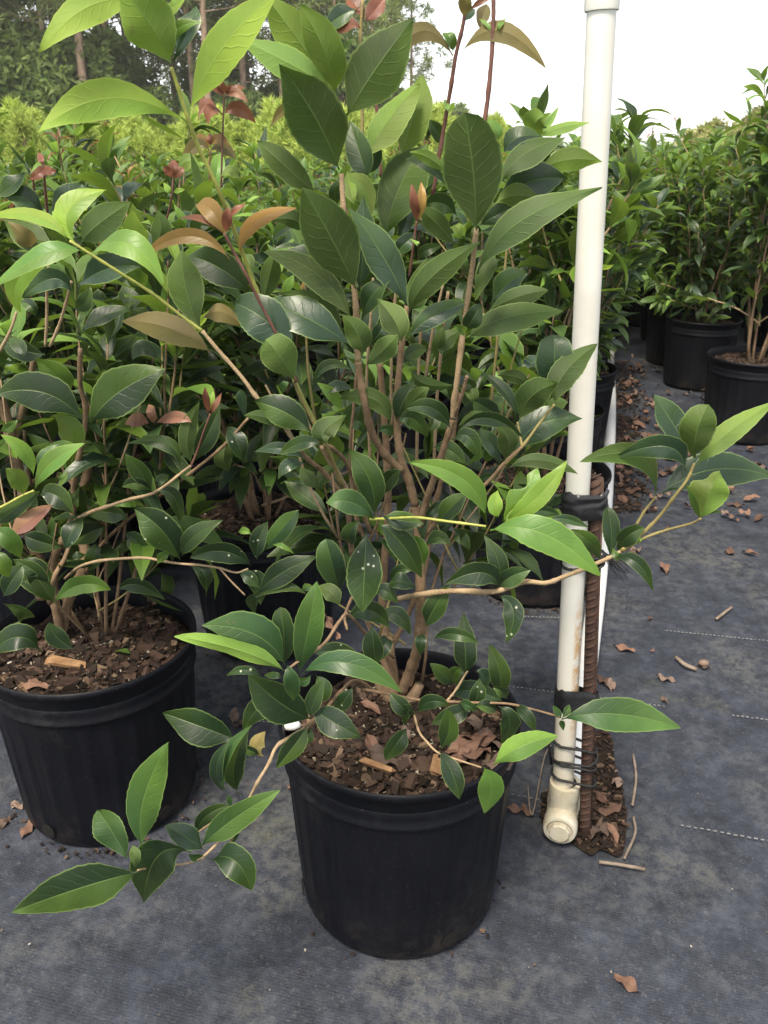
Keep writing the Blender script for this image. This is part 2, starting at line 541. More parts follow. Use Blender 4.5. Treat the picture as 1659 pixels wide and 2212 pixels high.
M_TAPE = simple('black_tape', (.008, .008, .010), (.020, .020, .023), 60, .38, .5, .003, .5)
M_CORD = simple('black_cord', (.008, .008, .009), (.022, .022, .022), 200, .6, .6, .002, .3)
M_TWIG = simple('twig_wood', (.10, .075, .055), (.24, .19, .15), 60, .85)
M_STONE = simple('white_stone', (.45, .45, .44), (.66, .66, .64), 80, .8)
M_WOOD = simple('wood_chip', (.13, .065, .028), (.27, .16, .08), 90, .8)

# ------------------------------------------------------------------ ground
field = MB()
field.add([(-600, -60, -.03), (600, -60, -.03), (600, 900, -.03), (-600, 900, -.03)], [(0, 1, 2, 3)])
tag(field.build('ground', M_GRASS), kind='structure')

fab = MB()
NX, NY = 90, 110
X0, X1, Y0, Y1 = -9.0, 9.0, -1.5, 15.0
vs = []
for j in range(NY + 1):
    for i in range(NX + 1):
        fx, fy = i / NX, j / NY
        x = X0 + (X1 - X0) * (.5 + .5 * math.copysign(abs(2 * fx - 1) ** 1.8, 2 * fx - 1))
        y = Y0 + (Y1 - Y0) * fy ** 1.6
        z = .0035 * noise.noise(Vector((x * 2.3, y * 2.3, 1))) + .002 * noise.noise(Vector((x * 7, y * 7, 5))) - .003
        vs.append((x, y, z))
fs = [(j * (NX + 1) + i, j * (NX + 1) + i + 1, (j + 1) * (NX + 1) + i + 1, (j + 1) * (NX + 1) + i) for j in range(NY) for i in range(NX)]
fab.add(vs, fs)
fabric = tag(fab.build('ground_fabric', M_FAB), kind='structure')

# rows of pale stitches woven through the fabric
st = MB()
rs = random.Random(4)
for (a, b, gap) in [((1100, 1484), (1700, 1562), .0085), ((1095, 1716), (1700, 1826), .0100), ((1440, 1364), (1720, 1392), .0085),
                    ((1110, 1332), (1300, 1340), .0085), ((560, 1560), (640, 1566), .009)]:
    A, B = G(*a), G(*b)
    d = (B - A); L = d.length; d.normalize()
    rot = Matrix.Rotation(math.atan2(d.y, d.x), 3, 'Z')
    k = 0.0
    while k < L:
        f = noise.noise(Vector((k * 7, a[0], 0)))
        if f > -.1:
            st.box(A + d * k + Vector((0, rs.uniform(-.0006, .0006), .0022)), (gap * rs.uniform(.45, .62), .0013, .0014), rot)
        k += gap
s_ = st.build('stitching', M_STITCH, fabric, False)
s_['kind'] = 'stuff'

# soil showing in the cut of the fabric round the stand pipe
def blob(name, pts, z, mat, rise=.006, parent=None):
    c = sum((Vector(p) for p in pts), Vector()) / len(pts)
    ring = [Vector(q) for q in spline([tuple(p) for p in pts] + [tuple(pts[0])], 5)[:-1]]
    n = len(ring)
    m = MB()
    vs = []
    for k in range(5):
        f = 1 - k / 5
        for q in ring:
            p = c + (q - c) * f
            p.z = z + rise * (1 - f ** 2) + .004 * noise.noise(p * 40) * (k > 0)
            vs.append(p)
    vs.append(Vector((c.x, c.y, z + rise)))
    fs = [(k * n + i, k * n + (i + 1) % n, (k + 1) * n + (i + 1) % n, (k + 1) * n + i) for k in range(4) for i in range(n)]
    fs += [(4 * n + i, 4 * n + (i + 1) % n, 5 * n) for i in range(n)]
    m.add(vs, fs)
    return m.build(name, mat, parent), c, ring

hole_pts = [G(x, y) for x, y in [(1172, 1720), (1205, 1690), (1240, 1640), (1280, 1585), (1318, 1590), (1330, 1660), (1350, 1740), (1352, 1800), (1340, 1852), (1298, 1838), (1275, 1850), (1230, 1822), (1185, 1815), (1168, 1770)]]
soil_patch, _, _ = blob('soil_patch', hole_pts, .003, M_SOIL, .004)
tag(soil_patch, kind='structure')

# ------------------------------------------------------------------ small loose pieces
def chip_mesh(m, c, L, W, H, rot, rnd):
    pts = []
    for sx in (-1, 1):
        for sy in (-1, 1):
            for sz in (-1, 1):
                pts.append(c + rot @ Vector((sx * L * .5 * rnd.uniform(.6, 1), sy * W * .5 * rnd.uniform(.5, 1), sz * H * .5)))
    m.add(pts, [(0, 1, 3, 2), (4, 6, 7, 5), (0, 4, 5, 1), (2, 3, 7, 6), (0, 2, 6, 4), (1, 5, 7, 3)])

def chips(n, place, rnd, lo=.006, hi=.022, tilt=.7):
    m = MB()
    for _ in range(n):
        p = place(rnd)
        L = rnd.uniform(lo, hi) * (1.5 if rnd.random() < .12 else 1)
        rot = Matrix.Rotation(rnd.uniform(0, 6.28), 3, 'Z') @ Matrix.Rotation(rnd.gauss(0, tilt * .5), 3, 'X') @ Matrix.Rotation(rnd.gauss(0, tilt * .5), 3, 'Y')
        chip_mesh(m, Vector(p), L, L * rnd.uniform(.3, .7), L * rnd.uniform(.1, .28), rot, rnd)
    return m

POT_R, POT_B, POT_H, SOIL_Z = .163, .138, .302, .276
def pot_meshes():
    def fl(an, z, r):
        if .015 < z < .232 and r > .12:
            k = min((z - .015) / .03, 1, (.232 - z) / .015)
            c = max(0.0, math.cos(an * 28))
            return r + .0026 * k * (c ** .5 - .5)
        return r
    prof = [(.0, .002), (POT_B - .012, .002), (POT_B - .003, .005), (POT_B, .012), (POT_B + .0015, .03), (POT_B + .0075, .12), (POT_B + .0145, .225),
            (POT_B + .0155, .238), (POT_B + .0165, .2435), (POT_B + .0200, .2455), (POT_B + .0203, .2490), (POT_B + .0182, .2515), (POT_B + .0185, .262), (POT_B + .0186, .2690), (POT_B + .0176, .2705), (POT_B + .0188, .2722), (POT_B + .0192, .2885),
            (POT_B + .0215, .2905), (POT_R - .0005, .2925), (POT_R, .297), (POT_R - .0008, .3008), (POT_R - .003, POT_H), (POT_R - .0055, .3005),
            (POT_R - .0075, .294), (POT_R - .010, .286), (POT_R - .0105, .265), (POT_R - .012, .22)]
    m = MB()
    m.lathe(prof, 224, fr=fl)
    pot = m.mesh('pot', M_POT)
    pot.set_sharp_from_angle(angle=R(50))
    # soil surface
    rnd = random.Random(3)
    s = MB()
    rings, n = 14, 48
    vs = []
    for i in range(rings + 1):
        r = (POT_R - .0112) * i / rings
        for k in range(n):
            an = 2 * math.pi * k / n
            x, y = r * math.cos(an), r * math.sin(an)
            z = SOIL_Z + .010 * noise.noise(Vector((x * 16, y * 16, 2))) + .006 * noise.noise(Vector((x * 50, y * 50, 7))) - .010 * (r / POT_R) ** 3
            vs.append((x, y, z))
    fs = [(i * n + k, (i + 1) * n + k, (i + 1) * n + (k + 1) % n, i * n + (k + 1) % n) for i in range(rings) for k in range(n)]
    s.add(vs, [tuple(f) for f in fs])
    soil = s.mesh('soil', M_SOIL)
    def place(r_):
        rr = (POT_R - .017) * math.sqrt(r_.random()); an = r_.uniform(0, 6.28)
        x, y = rr * math.cos(an), rr * math.sin(an)
        z = SOIL_Z + .010 * noise.noise(Vector((x * 16, y * 16, 2))) + .006 * noise.noise(Vector((x * 50, y * 50, 7))) - .010 * (rr / POT_R) ** 3
        return (x, y, z + r_.uniform(.0005, .004))
    big = chips(1000, place, rnd, .004, .023).mesh('bark_mulch', M_CHIP, False)
    far = chips(160, place, rnd, .012, .032).mesh('bark_mulch', M_CHIP, False)
    grit = chips(520, place, rnd, .0015, .0060).mesh('grit', M_GRIT, False)
    # drain hole: a thin disc near the floor, the opening's shade painted near-black
    h = MB()
    h.lathe([(.0001, .0004), (.006, .0005), (.0105, .0003), (.0125, -.0003)], 18, axis=(0, -1, .05))
    hole = h.mesh('drain_hole', M_HOLE)
    return pot, soil, big, far, grit, hole
ME_POT, ME_SOIL, ME_MULCH, ME_MULCH_FAR, ME_GRIT, ME_HOLE = pot_meshes()

def add_pot(thing, near=True, holes=(), spin=0.0):
    p = link('pot', ME_POT, thing); p.rotation_euler.z = spin
    s = link('soil', ME_SOIL, thing); s.rotation_euler.z = spin * 1.7
    b = link('bark_mulch', ME_MULCH if near else ME_MULCH_FAR, s); b['kind'] = 'stuff'
    if near:
        g = link('grit', ME_GRIT, s); g['kind'] = 'stuff'
    for a in holes:
        h = link('drain_hole', ME_HOLE, p)
        rr = POT_B + .0040
        h.location = (rr * math.sin(a - spin), -rr * math.cos(a - spin), .028)
        h.rotation_euler.z = a - spin
    return p

# ------------------------------------------------------------------ shrub generator
def grow(seed, height=.78, nmain=7, spread=1.0, low=4, dense=1.0, bronze=.2, lime=.12):
    """stems: (points, radii, bark); leaves: (pos, dir, up, length, kind, template)"""
    rnd = random.Random(seed)
    stems, leaves = [], []
    def rv(s): return Vector((rnd.gauss(0, s), rnd.gauss(0, s), rnd.gauss(0, s)))
    def path(p, d, L, n, lift, wob):
        pts = [p.copy()]
        for i in range(n):
            d = (d + Vector((0, 0, lift)) + rv(wob)).normalized()
            p = p + d * (L / n)
            pts.append(p.copy())
        return pts, d
    def leafy(pts, frm, spacing, size, kind):
        # opposite pairs, each turned a quarter on the last
        seg = [(pts[i + 1] - pts[i]).length for i in range(len(pts) - 1)]
        tot = sum(seg)
        s = frm * tot
        az = rnd.uniform(0, 6.28)
        while s < tot + spacing * .3:
            ss = min(s, tot - 1e-4); i = 0; a = ss
            while i < len(seg) - 1 and a > seg[i]: a -= seg[i]; i += 1
            p = pts[i].lerp(pts[i + 1], min(a / max(seg[i], 1e-6), 1))
            ax = (pts[i + 1] - pts[i]).normalized()
            tt = ss / tot
            u = ax.orthogonal().normalized()
            for k in (0, 1):
                if rnd.random() < .10 / dense: continue
                q = Matrix.Rotation(az + k * math.pi + rnd.gauss(0, .25), 3, ax) @ u
                ang = R(38 + 42 * (1 - tt) + rnd.gauss(0, 12))
                dr = (ax * math.cos(ang) + q * math.sin(ang)).normalized()
                dr = (dr + Vector((0, 0, -.12 - .25 * (1 - tt) * rnd.random()))).normalized()
                L = size * rnd.uniform(.72, 1.12) * (.82 if tt > .93 else 1)
                kd = kind
                if kd == 'mix':
                    x = rnd.random()
                    hi = min(1, max(0, (p.z / height - .45) / .4))
                    kd = 'd' if x < .62 - .46 * hi else 'g' if x < .80 - .52 * hi else 'm' if x < .985 - .10 * hi else 'l'
                up = Vector((0, 0, 1)) * .8 + ax * .7 + rv(.25)
                leaves.append((p + q * .002, dr, up, L, kd, rnd.randrange(6)))
            az += math.pi / 2 + rnd.gauss(0, .2)
            s += spacing * rnd.uniform(.8, 1.25)
    tips = []
    for i in range(nmain):
        az = 2 * math.pi * i / nmain + rnd.gauss(0, .25)
        tilt = R(rnd.uniform(6, 26) * spread)
        d = Vector((math.sin(tilt) * math.cos(az), math.sin(tilt) * math.sin(az), math.cos(tilt)))
        p = Vector((.022 * math.cos(az), .022 * math.sin(az), -.01))
        L = height * rnd.uniform(.60, .86)
        pts, dd = path(p, d, L, 9, .05, .07)
        r0 = rnd.uniform(.0040, .0062)
        stems.append((pts, [r0 * (1 - .62 * k / 9) for k in range(10)], 'bark'))
        tips.append((pts, dd, .34, r0 * .4))
        for b in range(rnd.choice((3, 3, 4))):
            k = rnd.randrange(3, 8)
            az2 = rnd.uniform(0, 6.28)
            dd2 = ((pts[k + 1] - pts[k]).normalized() + Vector((math.cos(az2), math.sin(az2), .15)) * rnd.uniform(.45, .9)).normalized()
            L2 = min(height * rnd.uniform(.24, .42), (height * 1.0 - pts[k].z) * 1.05 + .03)
            p2, d3 = path(pts[k], dd2, max(L2, .1), 6, .11, .07)
            rr = r0 * .55
            stems.append((p2, [rr * (1 - .45 * q / 6) for q in range(7)], rnd.choice(('bark', 'tan', 'olive'))))
            tips.append((p2, d3, .15, rr * .5))
    for b in range(low):
        az = rnd.uniform(0, 6.28)
        d = Vector((math.cos(az), math.sin(az), rnd.uniform(.15, .7))).normalized()
        p2, d3 = path(Vector((0, 0, rnd.uniform(.02, .12))), d, rnd.uniform(.14, .26), 6, .05, .10)
        stems.append((p2, [.0028 - .0012 * q / 6 for q in range(7)], rnd.choice(('tan', 'olive'))))
        tips.append((p2, d3, .3, .0016))
    for (pts, d, frm, r) in tips:
        x = rnd.random()
        z = pts[-1].z
        leafy(pts, frm, .036 / dense, rnd.uniform(.095, .122), 'mix')
        # crown of leaves at the end of the shoot
        if x < bronze and z > height * .45:
            L = rnd.uniform(.04, .11)
            p3, _ = path(pts[-1], (d + Vector((0, 0, .6))).normalized(), L, 5, .08, .04)
            stems.append((p3, [max(.0014, r * .8)] * 6, 'red'))
            leafy(p3, .45, .028, .046, rnd.choice(('r', 'o', 'r', 'b')))
            leafy(p3, .93, .02, .036, 'r')
        elif x < bronze + lime:
            leafy(pts, .80, .025, .080, rnd.choice(('l', 'y', 'l')))
        else:
            leafy(pts, .90, .018, .074, 'mix')
    return stems, leaves

def leaf_matrix(pos, dr, up, L, wd=1.0):
    y = dr.normalized()
    x = y.cross(up)
    if x.length < 1e-3: x = y.orthogonal()
    x.normalize()
    z = x.cross(y)
    m = Matrix((x * L * wd, y * L, z * L)).transposed().to_4x4()
    m.translation = pos
    return m

def stem_object(pts, rad, bark, parent, n=6, seed=0):
    m = MB()
    m.tube(pts, rad, n, True, wob=.18, seed=seed)
    return m.build('stem', BM[bark], parent)

def joined_foliage(name, leaves, n=3, across=(-1, 0, 1)):
    """all leaves of a far shrub as one mesh"""
    tp = [tpl_arrays(i, n, across) for i in range(6)]
    base = [(np.array([tuple(v) for v in a[0]]), np.array(a[1]), np.array(a[2])) for a in tp]
    V, F, U, MI = [], [], [], []
    off = 0
    for (pos, dr, up, L, kd, ti) in leaves:
        M = np.array(leaf_matrix(pos, dr, up, L, .62 if kd in 'rob' else 1.0))
        v, f, u = base[ti]
        V.append(v @ M[:3, :3].T + M[:3, 3]); F.append(f + off); U.append(u[f].reshape(-1, 2))
        MI += [KINDS.index(kd)] * len(f)
        off += len(v)
    V, F, U = np.concatenate(V), np.concatenate(F), np.concatenate(U)
    me = bpy.data.meshes.new(name)
    me.from_pydata(V.tolist(), [], F.tolist())
    for k in KINDS: me.materials.append(LM[k])
    me.polygons.foreach_set('material_index', MI)
    me.uv_layers.new(name='UVMap').data.foreach_set('uv', U.astype(np.float32).ravel())
    me.polygons.foreach_set('use_smooth', [True] * len(F))
    me.update()
    return me

def joined_stems(name, stems):
    m = MB()
    order = list(BM)
    for (pts, rad, bark) in stems:
        m.tube(pts, rad, 4, False, mi=order.index(bark))
    return m.mesh(name, [BM[b] for b in order])

def add_leaves(thing, leaves, zoff=SOIL_Z, cap=300):
    for (pos, dr, up, L, kd, ti) in leaves[:cap]:
        o = link('leaf', shared_leaf(ti, kd), thing)
        o.matrix_basis = leaf_matrix(pos + Vector((0, 0, zoff)), dr, up, L, .62 if kd in 'rob' else 1.0)
    rest = leaves[cap:]
    if rest:
        o = link('foliage', joined_foliage('foliage', rest, 5), thing)
        o.location.z = zoff
        o['kind'] = 'stuff'
# ------------------------------------------------------------------ hero shrubs: every leaf measured off the photograph, set at its own depth
TILE = {  # crop origin in source pixels, source pixels per crop pixel
 'U1': (760, 0, 600), 'U2': (1300, 0, 600), 'U3': (760, 500, 600), 'U4': (1300, 500, 600), 'U5': (760, 1050, 600), 'U6': (1300, 1050, 600),
 'U7': (760, 1550, 600), 'U8': (1300, 1550, 600), 'W1': (0, 2250, 900), 'W2': (500, 1900, 750), 'W3': (1150, 1950, 650), 'W4': (1800, 1200, 648),
 'W5': (0, 550, 800), 'W6': (0, 1150, 800), 'T1': (0, 0, 1224), 'T5': (0, 1632, 1224), 'V': (0, 0, 2448)}
SV = 1659.0 / 2448.0

def tile(name):
    x0, y0, w = TILE[name]
    return x0 * SV, y0 * SV, w / 1659.0 * SV

def hero_leaf(thing, tl, row, kind, Y, rnd, dY=None, roll=None, fold=None, bite=None, n=22, shp=None):
    ox, oy, k = tile(tl)
    bx, by, mx, my, tx, ty, w = row
    pb = (ox + bx * k, oy + by * k); pm = (ox + mx * k, oy + my * k); pt = (ox + tx * k, oy + ty * k)
    w = w * k
    pt = (pt[0] + .07 * (pt[0] - pm[0]) * 2 * .6, pt[1] + .07 * (pt[1] - pm[1]) * 2 * .6)
    flip = False
    kd = kind
    if kind[0] == 'u':            # its underside faces the camera
        flip = True
        kd = kind[1:] or 'd'
    if dY is None: dY = rnd.uniform(-.03, .025)
    if roll is None: roll = rnd.uniform(-28, 28)
    B = P(*pb, Y); T = P(*pt, Y + dY); M = P(*pm, Y + dY * .5 - rnd.uniform(.0, .012))
    depth = (M - CAM).dot(FWD)
    dx, dy = pt[0] - pb[0], -(pt[1] - pb[1])
    L = math.hypot(dx, dy) or 1
    S0 = (RGT * (-dy / L) + UPV * (dx / L))
    V = ray(*pm).normalized()
    if shp is None and bite is None: w = min(w, .47 * (math.dist(pb, pm) + math.dist(pm, pt)))
    hw = w * depth / FV * .5 * 1.13
    S = S0 + V * math.tan(R(roll))
    S = S.normalized() * hw / math.cos(R(roll))
    tg = (T - B).normalized()
    N = S.cross(tg)
    if (N.dot(-V) < 0) != flip: S = -S
    if fold is None: fold = rnd.uniform(.18, .42)
    wave = rnd.uniform(.04, .15)
    if kd == 'm' and tl in ('W1', 'W2', 'W3', 'U7', 'V', 'U5'): kd = 'n'
    if kd == 'd' and tl in ('W2', 'W3', 'U8', 'U7', 'W6') and rnd.random() < .30: kd = 's'
    base = thing.location
    arr = leaf_arrays(B - base, M - base, T - base, S, n=n, fold=fold + .12, wave=wave, curl=rnd.uniform(.08, .34), seed=rnd.random() * 50, bite=bite, shp=shp or (rnd.uniform(.90, 1.10), rnd.uniform(.62, .88), rnd.uniform(.12, .48)))
    return link('leaf', leaf_mesh('leaf', arr, LM[kd]), thing)

def hero_table(thing, text, seed):
    """lines:  @tile Y   or   bx by mx my tx ty w kind [Y] [key=value ...]"""
    rnd = random.Random(seed)
    tl, Y0 = 'V', .9
    for ln in text.strip().splitlines():
        ln = ln.strip()
        if not ln: continue
        if ln[0] == '@':
            a = ln[1:].split(); tl, Y0 = a[0], float(a[1]); continue
        f = ln.split()
        row = [float(x) for x in f[:7]]
        kind, Y, kw = f[7], Y0, {}
        for x in f[8:]:
            if '=' in x:
                kk, vv = x.split('=')
                kw[kk] = tuple(float(q) for q in vv.split(',')) if ',' in vv else float(vv)
            else: Y = float(x)
        hero_leaf(thing, tl, row, kind, Y, rnd, **kw)

def hero_stems(thing, text, seed):
    """lines:  tile bark r0 r1 : x y Y  x y Y ...   (radii in millimetres)"""
    for i, ln in enumerate(text.strip().splitlines()):
        hd, bd = ln.split(':')
        tl, bark, r0, r1 = hd.split()
        ox, oy, k = tile(tl)
        a = [float(x) for x in bd.split()]
        pts = [P(ox + a[j] * k, oy + a[j + 1] * k, a[j + 2]) - thing.location for j in range(0, len(a), 3)]
        sp = spline([tuple(p) for p in pts], 8)
        m = len(sp)
        r0, r1 = float(r0) / 1150, float(r1) / 1150
        rad = [(r0 + (r1 - r0) * q / (m - 1)) * (1 + .10 * noise.noise(Vector((q * .8, i * 3.3, seed)))) for q in range(m)]
        step = 9 + (i % 4)
        rad = [x * (1.22 if (q + i) % step == 0 else 1.08 if (q + i) % step in (1, step - 1) else 1) for q, x in enumerate(rad)]   # swollen nodes
        stem_object([Vector(p) for p in sp], rad, bark, thing, 9, seed + i)

MAIN = empty('potted_shrub', (.0215, .952, 0), 0, 'large shrub in black pot beside the white stand pipe, branches sprawling over its rim', 'potted shrub')
add_pot(MAIN, True, (R(28), R(-75)), .4)

hero_stems(MAIN, '''
V bark 9 6.0 : 868 1490 1.02  890 1440 1.00  905 1385 .97  909 1300 .95  907 1220 .945  904 1150 .94  897 1090 .935
V bark 6.0 3.4 : 897 1090 .935  882 1035 .93  866 990 .925  858 930 .925  858 850 .92  868 745 .92  880 660 .925
V bark 5.4 4.0 : 868 1015 .925  835 985 .915  806 940 .90  790 880 .885  780 830 .88  773 780 .875
V tan 4.0 2.7 : 773 780 .875  770 700 .87  766 630 .865  752 540 .862  743 460 .86  737 375 .86
V bark 6.5 4.2 : 850 1480 1.03  826 1330 1.03  830 1220 1.02  838 1120 1.01  836 1000 1.00  828 880 1.00  820 780 .99
V bark 5.0 3.6 : 905 1150 .94  922 1080 .92  945 1010 .90  968 940 .885  978 905 .88
V tan 3.8 2.6 : 978 905 .88  985 840 .87  996 750 .865  1008 660 .86  1020 580 .85  1029 495 .835
V bark 2.6 2.2 : 978 905 .88  992 870 .87  1002 840 .865  1009 812 .86
V bark 5.0 3.4 : 862 1500 1.03  840 1420 1.05  880 1330 1.06  915 1240 1.05  930 1130 1.05  950 1050 1.04  975 960 1.04  990 850 1.03
V tan 4.2 2.2 : 850 1296 1.00  905 1285 .93  975 1277 .90  1050 1279 .87  1085 1274 .865  1135 1257 .86  1180 1259 .85  1225 1243 .84  1270 1225 .83  1320 1203 .82  1342 1190 .82
V olive 2.4 1.6 : 1342 1190 .82  1385 1155 .815  1425 1115 .81  1455 1075 .80  1485 1035 .80  1500 1000 .80
V olive 1.8 1.3 : 1342 1192 .82  1390 1163 .815  1440 1145 .81  1490 1132 .79  1514 1120 .78
V olive 1.8 1.2 : 1375 1133 .82  1395 1100 .82  1418 1072 .82
V green 1.7 1.3 : 800 1122 .80  840 1120 .77  900 1118 .74  965 1126 .72  1050 1137 .71
V bark 3.4 1.9 : 915 1160 .94  950 1120 .92  1000 1078 .90  1050 1045 .885  1090 1000 .875  1128 965 .87
V olive 2.0 1.4 : 1090 1004 .875  1130 962 .87  1165 915 .87  1198 873 .87
V olive 1.6 1.3 : 1128 965 .87  1122 935 .875  1118 912 .875
V bark 3.8 2.6 : 760 1200 .95  752 1110 .92  735 1065 .90  700 1020 .88  668 995 .86  650 975 .85
V tan 2.8 2.0 : 650 975 .85  630 945 .84  605 910 .835  560 865 .83  520 812 .83  470 755 .83  437 715 .83
V green 1.9 1.4 : 437 715 .83  395 685 .825  330 635 .815  260 590 .805  200 552 .80  150 520 .795
V bark 3.2 2.4 : 800 1150 .96  775 1080 .93  755 1010 .90  720 970 .87  700 960 .86
V tan 3.0 2.2 : 752 1060 .91  735 1030 .90  715 995 .88  695 965 .865
V olive 2.2 1.7 : 740 1050 .90  705 960 .86  670 900 .85  645 850 .84  635 820 .83
V red 1.9 1.4 : 640 825 .83  622 780 .825  597 722 .815  560 650 .81  530 590 .80  508 550 .80  484 503 .795
V green 2.5 1.8 : 700 955 .88  640 830 .87  580 690 .86  540 590 .85  505 495 .83  470 405 .81  432 325 .80  408 262 .79  390 205 .785  370 145 .78
V bark 2.6 1.6 : 775 1150 .95  760 1060 .95  757 960 .94  764 880 .94  770 800 .94
V red 2.3 2.0 : 935 420 .92  955 300 .92  972 200 .91  985 118 .905  1000 55 .90  1010 -5 .90
V red 2.5 2.2 : 1046 270 .88  1055 200 .88  1063 110 .88  1066 40 .88  1066 -20 .88
V olive 2.2 1.9 : 783 330 1.0  782 210 1.0  778 90 1.0  784 0 1.0
V red 1.9 1.7 : 823 384 1.0  818 290 1.0  810 190 1.0  806 165 1.0
V red 1.4 1.1 : 884 600 .87  893 530 .86  900 478 .855
V bark 2.4 1.9 : 820 1500 .98  770 1470 .92  735 1495 .82  700 1535 .77  660 1570 .74
V tan 2.4 1.6 : 700 1535 .77  665 1568 .745  630 1590 .73  598 1612 .72  580 1650 .715  556 1690 .71  535 1730 .71  500 1775 .705  470 1820 .70  440 1850 .70
V tan 1.6 1.2 : 535 1730 .71  510 1790 .71  490 1835 .71  468 1862 .71
V tan 1.4 1.1 : 440 1852 .705  400 1866 .71  340 1872 .705  297 1880 .68
V tan 1.4 1.2 : 487 1752 .73  460 1775 .72  432 1795 .715  418 1806 .71
V bark 2.3 1.3 : 850 1420 .96  800 1380 .87  755 1330 .77  735 1340 .74  705 1385 .71  675 1410 .695  640 1432 .68  617 1450 .675
V bark 2.2 1.3 : 790 1490 .92  845 1500 .87  905 1512 .83  960 1515 .815  1030 1518 .81  1095 1520 .81  1150 1532 .81  1208 1548 .81
V tan 1.5 1.0 : 895 1545 .82  905 1580 .77  920 1600 .75  945 1625 .73  985 1640 .715  1040 1658 .71
V tan 1.7 1.2 : 965 1515 .815  985 1490 .83  1002 1462 .84  1010 1450 .84
V tan 2.4 1.7 : 935 1060 1.02  944 860 .99  955 740 .97  968 630 .95
V tan 2.2 1.6 : 900 1020 1.0  902 880 .97  906 760 .96  914 670 .95
V tan 2.0 1.5 : 845 930 .97  846 760 .95  856 620 .94  868 540 .93
V tan 2.0 1.5 : 912 860 .96  934 720 .95  958 610 .94
V olive 1.9 1.4 : 1060 880 .98  1072 760 .96  1085 640 .95  1096 520 .95
V tan 2.2 1.6 : 800 1000 .99  792 830 .97  800 700 .95  806 600 .95
V olive 1.7 1.3 : 690 960 .92  668 820 .90  660 700 .89
V bark 1.9 1.4 : 760 1290 .86  745 1330 .80  750 1360 .76
''', 11)

